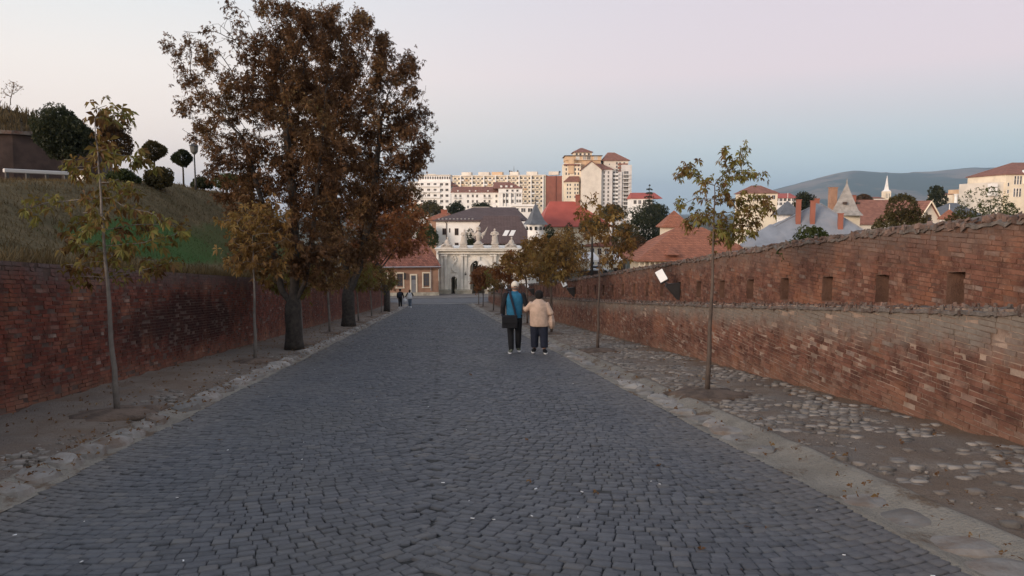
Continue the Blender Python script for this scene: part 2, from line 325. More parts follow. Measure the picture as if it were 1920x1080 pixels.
    K['white'] = mat('white render', (0.78,0.77,0.74), 0.9, 0.06, 0.4, dirt=(0.55,0.53,0.5,1), dirt_amt=0.35, dscale=0.3)
    K['cream'] = mat('cream render', (0.72,0.64,0.50), 0.9, 0.08, 0.3, dirt=(0.45,0.38,0.30,1), dirt_amt=0.45, dscale=0.25)
    K['pale'] = mat('pale concrete render', (0.66,0.61,0.53), 0.9, 0.08, 0.3, dirt=(0.42,0.38,0.33,1), dirt_amt=0.5, dscale=0.2)
    K['greywall'] = mat('grey white render', (0.60,0.58,0.56), 0.9, 0.08, 0.3, dirt=(0.4,0.38,0.36,1), dirt_amt=0.4, dscale=0.25)
    K['ochre'] = mat('ochre render', (0.58,0.42,0.27), 0.9, 0.1, 0.4, dirt=(0.4,0.24,0.13,1), dirt_amt=0.4, dscale=0.3)
    K['terracotta'] = mat('salmon brown render', (0.32,0.19,0.128), 0.92, 0.15, 0.8, 0.2, 20, dirt=(0.20,0.11,0.075,1), dirt_amt=0.7, dscale=0.5)
    K['redwall'] = mat('brick red gable', (0.25,0.095,0.065), 0.9, 0.12, 0.3, dirt=(0.20,0.06,0.04,1), dirt_amt=0.5, dscale=0.2)
    K['tile_red'] = tile_mat('old red roof tiles', (0.225,0.092,0.064), 0.32, 0.25, 0.4, dirt=0.6)
    K['tile_orange'] = tile_mat('orange roof tiles', (0.30,0.122,0.074), 0.4, 0.3, 0.2, dirt=0.4)
    K['tile_brown'] = tile_mat('brown sheet tiles', (0.105,0.075,0.072), 0.35, 0.5, 0.12, dirt=0.25)
    K['tile_far'] = tile_mat('brown red far tiles', (0.24,0.115,0.085), 0.6, 0.5, 0.2, dirt=0.35)
    K['sheet_red'] = mat('red sheet roof', (0.34,0.075,0.052), 0.6, 0.1, 0.5)
    K['sheet_grey'] = mat('blue grey sheet roof', (0.20,0.22,0.25), 0.55, 0.15, 0.6, dirt=(0.22,0.2,0.19,1), dirt_amt=0.5, dscale=0.3)
    K['slate'] = mat('grey slate', (0.105,0.115,0.130), 0.7, 0.15, 1.5, 0.3, 10)
    K['shingle'] = mat('silvery shingles', (0.27,0.255,0.235), 0.8, 0.2, 1.4, 0.4, 6, dirt=(0.16,0.14,0.12,1), dirt_amt=0.6, dscale=0.5)
    K['glass'] = glass_mat('dark window glass', (0.035,0.037,0.042))
    K['glass_pale'] = glass_mat('loggia glass', (0.20,0.20,0.19))  # paler glass tone for the terrace panes and the lantern
    K['frame_white'] = mat('white window frame', (0.70,0.69,0.66), 0.7, 0.05)
    K['frame_brown'] = mat('brown window frame', (0.11,0.07,0.05), 0.7, 0.15)
    K['timber'] = mat('dark timber', (0.07,0.045,0.034), 0.8, 0.25, 4)
    K['metal_dark'] = mat('dark metal', (0.035,0.034,0.034), 0.5, 0.15, 3, spec=0.5)
    K['metal_grey'] = mat('galvanised metal', (0.30,0.30,0.31), 0.45, 0.1, 3, metal=0.6)
    K['panel'] = mat('white diffuser', (0.86,0.85,0.80), 0.25, 0.02)
    K['white_cloth'] = mat('white canvas', (0.78,0.78,0.78), 0.8, 0.05, 1)
    K['car_white'] = mat('white car paint', (0.70,0.71,0.73), 0.25, 0.02, spec=0.5)
    K['rubber'] = mat('black rubber', (0.02,0.02,0.02), 0.8, 0.1)
    K['asphalt'] = mat('asphalt', (0.115,0.115,0.118), 0.9, 0.2, 1.5, 0.4, 60, world=True, dirt=(0.16,0.15,0.14,1), dirt_amt=0.5, dscale=0.4)
    K['pave'] = mat('plaza paving', (0.185,0.172,0.16), 0.9, 0.18, 1.0, 0.3, 30, world=True, dirt=(0.12,0.10,0.085,1), dirt_amt=0.5, dscale=0.6)
build_materials()

# ------------------------------------------------------------------ terrain, hills
def smn(x, y, s=1.0): return mnoise.noise(Vector((x*s, y*s, 3.1)))
def bank_top(y): return G(y) + 1.90*(1-sm((y-76)/10))
def plateau(y): return np.interp(y, [-40, 0, 20, 36, 48, 62, 82, 90], [2.3, 2.3, 2.35, 2.95, 2.6, -1.5, -7.6, -40])
def T(x, y):
    g = G(y)
    if x < -5.75:
        t = sm((-5.75-x)/6.8); lo = bank_top(y); hi = max(plateau(y), g) if x > -80 else g
        z = lo + (max(hi, lo)-lo)*t
        if x < -60: z = z + (g-z)*sm((-60-x)/60)
        return z + 0.12*smn(x, y, 0.35)*t + 0.04*smn(x, y, 1.3)
    if x > 6.55:
        rg = np.interp(y, [-60, 0, 50, 102], [-3, -4.8, -7.8, -9.35]) if y < 102 else g
        return g-0.2 + (rg - g)*sm((x-6.55)/3)
    return g - 0.14
def axis(fine0, fine1, step, lo, hi, grow=1.25):
    a = list(np.arange(fine0, fine1+1e-6, step)); d = step; q = fine1
    while q < hi: d *= grow; q += d; a.append(min(q, hi))
    d = step; q = fine0; b = []
    while q > lo: d *= grow; q -= d; b.append(max(q, lo))
    return np.array(b[::-1] + a)
xs = np.unique(np.concatenate([axis(-22, 10, 0.45, -12000, 12000), [-5.75, -5.6, 6.55]])); ys = axis(-6, 112, 0.8, -300, 16000)
V = np.array([(x, y, T(x, y)) for y in ys for x in xs]); nx = len(xs)
ii, jj = np.meshgrid(np.arange(len(ys)-1), np.arange(nx-1), indexing='ij'); a0 = (ii*nx+jj).ravel()
t = NT('meadow and town ground'); v = t.pos(True); x = t.xyz(v)
c = t.mix(t.maprange(t.noise(v, 0.5, 6, 0.65), 0.35, 0.65), (0.092,0.072,0.034,1), (0.155,0.115,0.060,1))
c = t.mix(t.maprange(t.noise(v, 5, 6, 0.7), 0.4, 0.7, 0, 0.6), c, (0.050,0.040,0.020,1))
def ellmask(t, x, cx, cy, rx, ry, nz):
    dx = t.math('DIVIDE', t.math('SUBTRACT', x[0], cx), rx); dy = t.math('DIVIDE', t.math('SUBTRACT', x[1], cy), ry)
    d = t.math('ADD', t.math('ADD', t.math('MULTIPLY', dx, dx), t.math('MULTIPLY', dy, dy)), nz); return t.maprange(d, 1.25, 0.75)
nz = t.math('MULTIPLY', t.math('SUBTRACT', t.noise(v, 0.8, 5), 0.5), 1.2)
c = t.mix(ellmask(t, x, -8.7, 24, 1.1, 5.0, nz), c, (0.050,0.098,0.026,1))
c = t.mix(t.math('MULTIPLY', ellmask(t, x, -8.4, 36, 1.3, 10, nz), 0.7), c, (0.06,0.085,0.024,1))
far = t.maprange(x[1], 104, 150); c = t.mix(far, c, t.mix(t.noise(v, 0.02, 5), (0.05,0.055,0.03,1), (0.12,0.11,0.09,1)))
t.principled(c, 0.95, t.bump(t.noise(v, 12, 6, 0.7), 0.7, 0.06), spec=0.1)
obj('ground', np_mesh('ground', V, np.stack([a0, a0+1, a0+nx+1, a0+nx], 1), True), t.m, kind='structure')

hx = np.linspace(1395, 2500, 130); prof_px = [1380, 1440, 1480, 1520, 1570, 1600, 1650, 1700, 1750, 1790, 1830, 1870, 1920, 2100, 2500]
prof_py = [366, 358, 348, 338, 327, 323, 324.5, 324, 321, 317, 314, 314, 313, 320, 330]
hv = []; NR = 26
for px in hx:
    top = np.interp(px, prof_px, prof_py) + 1.2*mnoise.noise(Vector((px*0.03, 0, 0))) + 0.6*mnoise.noise(Vector((px*0.11, 4, 0)))
    ridge = P(px, top, 7600); base = P(px, 408, 4300); base[2] = -24; back = P(px, 408, 11500); back[2] = -24
    for k in range(NR):
        u = k/(NR-1); w = sm(u)*0.75 + 0.25*u; p = base + (ridge-base)*u; p[2] = base[2] + (ridge[2]-base[2])*w
        p[2] += 60*mnoise.fractal(Vector((p[0]*0.0011, p[1]*0.0011, 0)), 1.0, 2.0, 5)*math.sin(math.pi*u); hv.append(p)
    for k in range(1, 5): u = k/4; hv.append(ridge + (back-ridge)*u)
n = NR+4; ii, jj = np.meshgrid(np.arange(len(hx)-1), np.arange(n-1), indexing='ij'); a0 = (ii*n+jj).ravel()
t = NT('wooded hills'); v = t.pos(True)
c = t.mix(t.maprange(t.noise(v, 0.0011, 6, 0.6), 0.48, 0.56), (0.035,0.050,0.030,1), (0.22,0.155,0.105,1)); c = t.mix(t.maprange(t.noise(v, 0.006, 6, 0.7), 0.4, 0.7, 0, 0.6), c, (0.03,0.042,0.028,1))
t.principled(c, 0.95, spec=0.05)
obj('hills', np_mesh('hills', hv, np.stack([a0, a0+n, a0+n+1, a0+1], 1), True), t.m, kind='structure')

# ------------------------------------------------------------------ road of basalt cobbles
XL, XR = -3.12, 2.79
def camber(x): return 0.05*(1-((x+0.165)/2.95)**2)
def strip(name, x0, x1, y0, y1, z, mt, nxs=6, step=0.5, rough=0.0, zf=None, **kw):
    xs = np.linspace(x0, x1, nxs); ys = np.arange(y0, y1+1e-6, step)
    V = []
    for y in ys:
        for x in xs:
            q = (zf(x, y) if zf else z) + G(y)
            if rough: q += rough*mnoise.fractal(Vector((x*2.1, y*2.1, 1)), 1.0, 2.0, 4)
            V.append((x, y, q))
    n = nxs; ii, jj = np.meshgrid(np.arange(len(ys)-1), np.arange(n-1), indexing='ij'); a0 = (ii*n+jj).ravel()
    return obj(name, np_mesh(name, V, np.stack([a0, a0+1, a0+n+1, a0+n], 1), True), mt, **kw)
road = strip('road', XL-0.02, XR+0.02, -4, 76, 0, K['joint'], 9, 0.5, zf=lambda x, y: camber(x)-0.012, kind='structure')

# stones laid in two files of segmental arcs bowed towards the viewer
C_ = []
for j in range(int(0.6/0.088), int(75.5/0.088)):
    seam = -0.12 + 0.11*math.sin(j*1.9) + random.uniform(-0.06, 0.06)
    for xc, xa, xb in ((-1.75, XL, seam), (1.80, seam, XR)):
        k = int(round((xb-xa)/0.100)) + random.randint(-1, 1); w = rng.uniform(0.78, 1.28, k); w *= (xb-xa)/w.sum(); e = np.concatenate([[0], np.cumsum(w)]) + xa
        mid = (e[:-1]+e[1:])/2; sag = 0.50; u = (mid-xc)/1.48
        y = j*0.088 + sag*u**2 + rng.normal(0, 0.005, k); ang = np.arctan(2*sag*u/1.48)*0.9
        C_.append(np.stack([mid, y, w/np.cos(ang), np.full(k, 0.088)*np.cos(ang)*1.02, ang + rng.normal(0, 0.03, k)], 1))
    C_.append(np.array([[seam+random.gauss(0, 0.012), j*0.088+0.60+random.gauss(0, 0.006), random.uniform(0.085, 0.11), 0.084, random.gauss(0, 0.25)]]))
C_ = np.concatenate(C_); C_ = C_[C_[:, 1] < 75.5]
N = len(C_)
cz = G(C_[:, 1]) + camber(C_[:, 0]) + rng.normal(0, 0.0030, N) + 0.012*np.sin(C_[:, 0]*1.7+C_[:, 1]*0.6)*np.cos(C_[:, 1]*1.1) - 0.003*(np.abs(C_[:, 4]) > 1.0)
def stone_verts(hw, hl, rngs, jit=0.04):
    """(N,12,3) bottom ring, shoulder ring, crown ring"""
    n = len(hw); sx = np.array([-1, 1, 1, -1]); sy = np.array([-1, -1, 1, 1]); out = np.zeros((n, 12, 3))
    jx = rngs.normal(0, jit, (n, 4)); jy = rngs.normal(0, jit, (n, 4))
    for r, (ins, z) in enumerate(((1.0, -0.05), (0.985, -0.002), (0.84, 0.0045))):
        out[:, r*4:r*4+4, 0] = sx*ins*hw[:, None]*(1+jx); out[:, r*4:r*4+4, 1] = sy*ins*hl[:, None]*(1+jy); out[:, r*4:r*4+4, 2] = z + (rngs.normal(0, 0.0016, (n, 4)) if r == 2 else 0)
    return out
SF = [(0,1,5,4),(1,2,6,5),(2,3,7,6),(3,0,4,7),(4,5,9,8),(5,6,10,9),(6,7,11,10),(7,4,8,11),(8,9,10,11)]
pxs, pys, dep = project(np.stack([C_[:, 0], C_[:, 1], cz], 1).T.T)
vis = (pxs > 5) & (pxs < 1915) & (pys < 1078) & (dep > 0.5)
order = np.argsort(np.where(vis, dep, 1e9))[:300]; solo = np.zeros(N, bool); solo[order] = True
hwv = C_[:, 2]/2-0.0013; hlv = C_[:, 3]/2-0.0036
base = stone_verts(np.full(14, 0.045), np.full(14, 0.045), rng); variants = [np_mesh('cobble', b, SF, True) for b in base]
for k, i in enumerate(order):
    obj('cobble', variants[k % 14], K['cobble'], road, (C_[i, 0], C_[i, 1], cz[i]), (-math.atan(SLOPE), 0, C_[i, 4]), (hwv[i]/0.045, hlv[i]/0.045, 1))
def place(V, xyz, ang):
    c, s = np.cos(ang)[:, None], np.sin(ang)[:, None]; x = V[..., 0]*c - V[..., 1]*s; y = V[..., 0]*s + V[..., 1]*c
    return np.stack([x + xyz[:, 0:1], y + xyz[:, 1:2], V[..., 2] + xyz[:, 2:3] - SLOPE*y], -1)
r_ = ~solo; Vr = place(stone_verts(hwv[r_], hlv[r_], rng), np.stack([C_[r_, 0], C_[r_, 1], cz[r_]], 1), C_[r_, 4])
nr = len(Vr); obj('cobble_field', np_mesh('cobble_field', Vr.reshape(-1, 3), (np.array(SF)[None]+12*np.arange(nr)[:, None, None]).reshape(-1, 4), True), K['cobble'], road, kind='stuff')

# ------------------------------------------------------------------ pavements and gutters
pl = strip('pavement_left', -5.45, -3.46, -4, 80, 0.03, K['earth'], 20, 0.11, 0.04, zf=lambda x, y: 0.03+0.05*sm((-3.5-x)/1.2), kind='structure')
pr = strip('pavement_right', 3.28, 5.45, -4, 80, 0.03, K['earth'], 24, 0.11, 0.035, zf=lambda x, y: 0.035+0.03*sm((x-3.4)/1.5), kind='structure')
gl = strip('gutter_left', -3.50, -3.10, -4, 78, 0.0, K['concrete'], 6, 0.12, 0.012, zf=lambda x, y: 0.0 + 0.06*sm((-3.12-x)/0.36), kind='structure')
def grz(x, y):
    if x < 2.76: return -0.045
    return np.interp(x, [2.76, 2.80, 2.98, 3.12, 3.30, 3.36], [-0.004, 0.006, -0.012, 0.004, 0.072, 0.060])
gr = strip('gutter_right', 2.70, 3.36, -4, 78, 0.0, K['concrete'], 14, 0.10, 0.013, zf=grz, kind='structure')
def slab_mesh(seed):
    """rounded irregular stone, unit footprint"""
    r = random.Random(seed); mb = MB(); n = 9; rings = []
    jit = [1+r.uniform(-0.2, 0.14) for _ in range(n)]
    for ins, z in ((1.0, -0.10), (0.98, 0.0), (0.80, 0.06), (0.42, 0.085)):
        rings.append([(0.5*ins*jit[k]*math.copysign(abs(math.cos(2*math.pi*k/n))**0.7, math.cos(2*math.pi*k/n)), 0.5*ins*jit[k]*math.copysign(abs(math.sin(2*math.pi*k/n))**0.7, math.sin(2*math.pi*k/n)), z+r.uniform(-0.015, 0.015)) for k in range(n)])
    mb.loft(rings); me = bpy.data.meshes.new('slab'); me.from_pydata(mb.v, [], mb.f); return me
slabs = [slab_mesh(i) for i in range(12)]
y = 2.0
while y < 70:
    L = random.uniform(0.30, 0.62)
    if random.random() < 0.93:
        obj('gutter_stone', random.choice(slabs), K['limestone'], gl, (-3.34+random.uniform(-0.03, 0.02), y+L/2, G(y+L/2)+0.005), (-math.atan(SLOPE)+random.uniform(-0.05, 0.05), random.uniform(0.02, 0.16), random.uniform(-0.25, 0.25)), (random.uniform(0.30, 0.40), L*1.0, random.uniform(0.75, 1.25)))
    y += L*random.uniform(0.92, 1.08)
y = 3.0
while y < 70:
    L = random.uniform(0.26, 0.5); near = y < 9
    if random.random() < (0.55 if y < 6.8 else 0.92):
        obj('gutter_stone', random.choice(slabs), K['limestone'], gr, (3.03+random.uniform(-0.05, 0.05), y+L/2, G(y+L/2)-(0.012 if y < 6.8 else 0.022)), (-math.atan(SLOPE)+random.uniform(-0.09, 0.09), random.uniform(-0.14, 0.05), random.uniform(-0.3, 0.3)), (random.uniform(0.3, 0.42), L*1.0, random.uniform(0.25, 0.4) if y < 6.8 else random.uniform(0.45, 0.8)))
    y += L*random.uniform(0.95, 1.15)
# field stones bedded in the earth
def scatter_stones(name, n, xr, yr, keep, parent, size=(0.05, 0.13), sink=0.02, zoff=0.06):
    pts = []
    while len(pts) < n:
        x, y = random.uniform(*xr), yr[0]+(yr[1]-yr[0])*random.random()**1.6
        if keep(x, y): pts.append((x, y))
    pts = np.array(pts); k = len(pts); s = rng.uniform(size[0], size[1], k)
    V = stone_verts(s*rng.uniform(0.4, 0.62, k), s*rng.uniform(0.35, 0.55, k), rng, 0.14); V[..., 2] *= (s/0.07)[:, None]*rng.uniform(0.3, 1.1, k)[:, None]; V += 0
    z = G(pts[:, 1]) + zoff - sink*rng.random(k)
    V = place(V, np.stack([pts[:, 0], pts[:, 1], z], 1), rng.uniform(-0.5, 0.5, k))
    obj(name, np_mesh(name, V.reshape(-1, 3), (np.array(SF)[None]+12*np.arange(k)[:, None, None]).reshape(-1, 4), True), K['pebble'], parent, kind='stuff')
pts = []
for iy, yy in enumerate(np.arange(2.6, 46, 0.108)):
    for xx in np.arange(3.50, 5.22, 0.125):
        x_, y_ = xx + (iy % 2)*0.06 + random.gauss(0, 0.014), yy + random.gauss(0, 0.012); q_ = smn(x_, y_, 0.55)+0.3*smn(x_, y_, 2.2)
        if random.random() < (0.9 if q_ > 0.0 else (0.45 if q_ > -0.15 else 0.12)) and all((x_-tx)**2+(y_-ty)**2 > 0.3 for tx, ty in ((3.71, 9.95), (3.77, 17.5), (3.72, 24.6))): pts.append((x_, y_))
pts = np.array(pts); k = len(pts); V = stone_verts(rng.uniform(0.038, 0.060, k), rng.uniform(0.034, 0.052, k), rng, 0.12); V[..., 2] *= 1.5
V = place(V, np.stack([pts[:, 0], pts[:, 1], G(pts[:, 1]) + 0.035+0.03*sm((pts[:, 0]-3.4)/1.5) + rng.uniform(-0.004, 0.016, k)], 1), rng.normal(0, 0.12, k))
obj('bedded_stones', np_mesh('bedded_stones', V.reshape(-1, 3), (np.array(SF)[None]+12*np.arange(k)[:, None, None]).reshape(-1, 4), True), K['pebble'], pr, kind='stuff')
scatter_stones('loose_pebbles', 1800, (3.4, 5.25), (2.5, 30), lambda x, y: smn(x+4, y, 0.9)+0.5*smn(x, y, 3.1) > -0.25, pr, (0.010, 0.036), 0.014, 0.056)
scatter_stones('loose_pebbles', 2200, (-5.3, -3.5), (4, 30), lambda x, y: smn(x+4, y, 0.9)+0.5*smn(x, y, 3.1) > -0.15, pl, (0.010, 0.034), 0.014, 0.056)
scatter_stones('bedded_stones', 900, (-5.3, -3.6), (4, 40), lambda x, y: smn(x+9, y, 0.6)+0.25*smn(x, y, 2.2) > 0.12, pl, (0.03, 0.1))

# ------------------------------------------------------------------ brick walls
def brick_wall(name, label, xf, face, y0, y1, hb, ht, cs, mt, mmort, thick, openings=(), oz=(0, 0), ch=0.057, L=0.205, depth=0.05, rec=0.007, seed=1):
    """face=+1 looks to +x. hb/ht heights over the road plane; cs slope of the courses along y"""
    htf = ht if callable(ht) else (lambda q: ht)
    root = empty(name, (xf, y0, float(G(y0))), label=label, cat='wall', kind='thing')
    ox, oy, ozz = root.location
    r = np.random.default_rng(seed)
    cv = lambda h_, q: h_(q) if callable(h_) else h_
    def band(mb, ya, yb, lo, hi, xa, xb):
        yy = np.arange(ya, yb, 1.0); yy = np.append(yy, yb) if yb-yy[-1] > 1e-6 else yy
        mb.loft([[(xa-ox, q-oy, G(q)+lo-ozz), (xb-ox, q-oy, G(q)+lo-ozz), (xb-ox, q-oy, G(q)+cv(hi, q)-ozz), (xa-ox, q-oy, G(q)+cv(hi, q)-ozz)] for q in yy])
    core = MB(); xa = xf - face*rec; xb = xf - face*thick
    if openings:
        od = 0.56; xm = xf - face*od
        band(core, y0, y1, hb, oz[0], xa, xm); band(core, y0, y1, oz[1], htf, xa, xm); band(core, y0, y1, hb, lambda q: htf(q)-0.004, xm, xb)
        ed = [y0] + [q for (yc, w) in openings for q in (yc-w/2, yc+w/2)] + [y1]
        for k in range(0, len(ed), 2):
            if ed[k+1] > ed[k]: band(core, ed[k], ed[k+1], oz[0], oz[1], xa, xm)
    else: band(core, y0, y1, hb, htf, xa, xb)
    core.build('mortar_core', mmort, root)
    B = []
    zmin = min(G(y0), G(y1))+hb; zmax = max(G(y0)+htf(y0), G(y1)+htf(y1))+0.5
    lo_k = int((zmin-abs(cs*y1)-1)/ch); hi_k = int((zmax+abs(cs)*y1+1)/ch)
    for k in range(lo_k, hi_k):
        off = (k % 2)*L/2 + r.uniform(-0.03, 0.03); q = y0 + off - L
        while q < y1:
            l = L*r.uniform(0.86, 1.12) * (0.5 if r.random() < 0.18 else 1); yc = q + l/2; q += l
            z = k*ch + cs*yc; h = z - G(yc)
            if h < hb-0.03 or h > htf(yc)-ch*0.45 or yc > y1 or yc < y0: continue
            if openings and oz[0]-0.02 < h < oz[1]+0.02 and any(abs(yc-oc) < w/2+l/2 for oc, w in openings):
                oc, w = min(openings, key=lambda q_: abs(q_[0]-yc)); a_, b_ = yc-l/2, yc+l/2
                pieces = [(a_, min(b_, oc-w/2)), (max(a_, oc+w/2), b_)]
                B += [((p_+q_)/2, z, q_-p_) for p_, q_ in pieces if q_-p_ > 0.04]
                continue
            B.append((yc, z, l))
    B = np.array(B); n = len(B)
    X = np.full(n, xf); jit = r.normal(0, 0.0042, n) - np.where(r.random(n) < 0.06, rec+0.006, 0)
    px, py, d = project(np.stack([X, B[:, 0], B[:, 1]], 1)); v = (px > 0) & (px < 1920) & (py > 0) & (py < 1080) & (d > 0.5)
    od_ = np.argsort(np.where(v, d, 1e9))[:300]; so = np.zeros(n, bool); so[od_] = True
    def bv(m, hl):
        o = np.zeros((m, 8, 3)); hz = np.full(m, ch/2-0.0046)
        sy = np.array([-1, 1, 1, -1]); sz = np.array([-1, -1, 1, 1])
        for rr in (0, 1):
            o[:, rr*4:rr*4+4, 0] = (0 if rr else -depth)*face; ins = 1.0
            o[:, rr*4:rr*4+4, 1] = sy*hl[:, None]*ins + r.normal(0, 0.003, (m, 4)); o[:, rr*4:rr*4+4, 2] = sz*hz[:, None]*ins + r.normal(0, 0.0022, (m, 4))
            o[:, rr*4:rr*4+4, 0] += (r.normal(0, 0.0022, (m, 4)) if rr else 0)
        o[..., 2] += o[..., 1]*cs; return o
    BF = np.array([(4,5,6,7),(0,1,5,4),(1,2,6,5),(2,3,7,6),(3,0,4,7)] if face > 0 else [(7,6,5,4),(4,5,1,0),(5,6,2,1),(6,7,3,2),(7,4,0,3)])
    va = [np_mesh('brick', q, BF) for q in bv(16, np.full(16, 0.13))]
    for k, i in enumerate(od_): obj('brick', va[k % 16], mt, root, (jit[i], B[i, 0]-oy, B[i, 1]-ozz), None, (1, (B[i, 2]/2-0.005)/0.13, 1))
    re = ~so; Vb = bv(re.sum(), B[re, 2]/2-0.005) + np.stack([jit[re], B[re, 0]-oy, B[re, 1]-ozz], 1)[:, None, :]; nb = len(Vb)
    obj('brickwork', np_mesh('brickwork', Vb.reshape(-1, 3), (BF[None]+8*np.arange(nb)[:, None, None]).reshape(-1, 4)), mt, root, kind='stuff')
    return root
def coping(root, xa, xb, y0, y1, h, mt, rough=0.05, rise=0.08, step=0.07, overhang=0.02, rub=1.0):
    """ragged rubble coping: crumbly, rounded crest"""
    hf = h if callable(h) else (lambda q: h); h = 0.0
    ox, oy, oz = root.location; prof = [(xa-overhang, -0.045), (xa-overhang*0.6, -0.01), (xa+(xb-xa)*0.15, rise*0.5), (xa+(xb-xa)*0.5, rise), (xa+(xb-xa)*0.8, rise*0.6), (xb, 0.0), (xb, -0.09)]
    V = []; ys_ = np.arange(y0, y1, step)
    for q in ys_:
        for k, (x, dz) in enumerate(prof):
            nn = mnoise.fractal(Vector((x*9, q*9, 2)), 0.7, 2.0, 4); V.append((x-ox + (rough*0.4*nn if k in (0, 1) else 0), q-oy, G(q)+hf(q)+dz-oz + rough*nn + rough*0.8*mnoise.noise(Vector((q*2.3, x, 5)))))
    n = len(prof); ii, jj = np.meshgrid(np.arange(len(ys_)-1), np.arange(n-1), indexing='ij'); a0 = (ii*n+jj).ravel()
    obj('coping', np_mesh('coping', V, np.stack([a0, a0+1, a0+n+1, a0+n], 1)), mt, root)
    r = np.random.default_rng(int(abs(hf(10))*100)); m_ = int((y1-y0)*34); yq = y0 + (y1-y0)*r.random(m_)**1.5; fx = r.random(m_); xq = xa + (xb-xa)*np.where(r.random(m_) < 0.55, fx*0.12, fx)
    s_ = r.uniform(0.02, 0.058, m_)*rub; V = stone_verts(s_*r.uniform(0.5, 0.8, m_), s_*r.uniform(0.5, 1.1, m_), r); V[..., 2] *= r.uniform(0.5, 1.4, m_)[:, None]; V[..., 2] += V[..., 1]*r.normal(0, 0.35, m_)[:, None] + V[..., 0]*r.normal(0, 0.35, m_)[:, None]
    zq = G(yq)+np.array([hf(q) for q in yq])+r.uniform(-0.01, 0.05, m_) + rise*0.6*np.clip(np.abs(xq-xa)/abs(xb-xa)*3, 0, 1)
    V = place(V, np.stack([xq-ox, yq-oy, zq-oz], 1), r.uniform(-0.6, 0.6, m_))
    obj('rubble', np_mesh('rubble', V.reshape(-1, 3), (np.array(SF)[None]+12*np.arange(m_)[:, None, None]).reshape(-1, 4)), K['rubble'], root, kind='stuff')
LOWH = lambda q: float(np.interp(q, [6, 9, 14, 23, 60], [1.32, 1.29, 1.23, 1.165, 1.13]))
UPH = lambda q: float(np.interp(q, [7, 10, 13, 23, 38, 80], [2.24, 2.29, 2.28, 2.13, 1.90, 1.86]))
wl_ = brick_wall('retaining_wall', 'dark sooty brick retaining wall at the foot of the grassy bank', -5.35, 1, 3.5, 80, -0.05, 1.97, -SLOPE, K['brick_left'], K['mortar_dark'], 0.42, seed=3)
coping(wl_, -5.32, -5.75, 3.5, 80, 1.97, K['coping'], 0.025, 0.04, overhang=-0.02, rub=0.7)
wlow = brick_wall('low_brick_wall', 'low brick wall with crumbling grey top along the pavement', 5.32, -1, 2.5, 82, -0.05, LOWH, 0.02, K['brick_low'], K['mortar'], 0.56, seed=5)
coping(wlow, 5.29, 5.89, 2.5, 82, lambda q: LOWH(q)-0.015, K['coping'], 0.016, 0.02, overhang=0.004, rub=0.5)
OPEN = [(8.02 + 1.42*(k-3), 0.30) for k in range(0, 52)]
wup = brick_wall('loophole_brick_wall', 'taller brick wall pierced by a row of square loopholes', 5.90, -1, 2.5, 82, 0.9, UPH, 0.02, K['brick_up'], K['mortar_red'], 0.80, openings=OPEN, oz=(1.33, 1.70), seed=8)
coping(wup, 5.87, 6.69, 2.5, 82, lambda q: UPH(q)-0.01, K['coping'], 0.045, 0.07, overhang=0.0, rub=0.85)

# ------------------------------------------------------------------ trees
def colonize(trunk, attr, step, infl, kill, iters=140, seed=0, gravity=0.0, stems=()):
    """space colonisation: grow a branch skeleton from a trunk polyline towards attraction points"""
    r = np.random.default_rng(seed)
    pts = [np.array(p, float) for p in trunk]; par = [-1] + list(range(len(trunk)-1))
    for st in stems:
        k0 = len(trunk)-1; prev = pts[k0]
        for q in st:
            q = np.array(q, float); m_ = max(1, int(np.linalg.norm(q-prev)/step))
            for i in range(1, m_+1): pts.append(prev+(q-prev)*i/m_); par.append(k0); k0 = len(pts)-1
            prev = q
    A = np.array(attr, float); best = np.full(len(A), 1e9); who = np.zeros(len(A), int)
    P_ = np.array(pts)
    d = np.linalg.norm(A[:, None]-P_[None], axis=2); who = d.argmin(1); best = d.min(1)
    for it in range(iters):
        act = best < infl
        if not act.any():
            if len(A) == 0: break
            act = best <= best.min()+1e-6
        acc = {}
        for i in np.nonzero(act)[0]:
            v = A[i]-pts[who[i]]; n = np.linalg.norm(v)
            if n > 1e-6: acc.setdefault(who[i], []).append(v/n)
        new = []
        for k, vs in acc.items():
            v = np.sum(vs, 0) + r.normal(0, 0.25, 3) + np.array((0, 0, gravity)); n = np.linalg.norm(v)
            if n < 1e-6: continue
            p = pts[k] + v/n*step
            new.append(len(pts)); pts.append(p); par.append(k)
        if not new: break
        Nw = np.array([pts[q] for q in new]); d = np.linalg.norm(A[:, None]-Nw[None], axis=2); b = d.min(1); w = d.argmin(1)
        up = b < best; best[up] = b[up]; who[up] = np.array(new)[w[up]]
        keep = best > kill; A = A[keep]; best = best[keep]; who = who[keep]
        if len(A) == 0: break
    return np.array(pts), np.array(par)
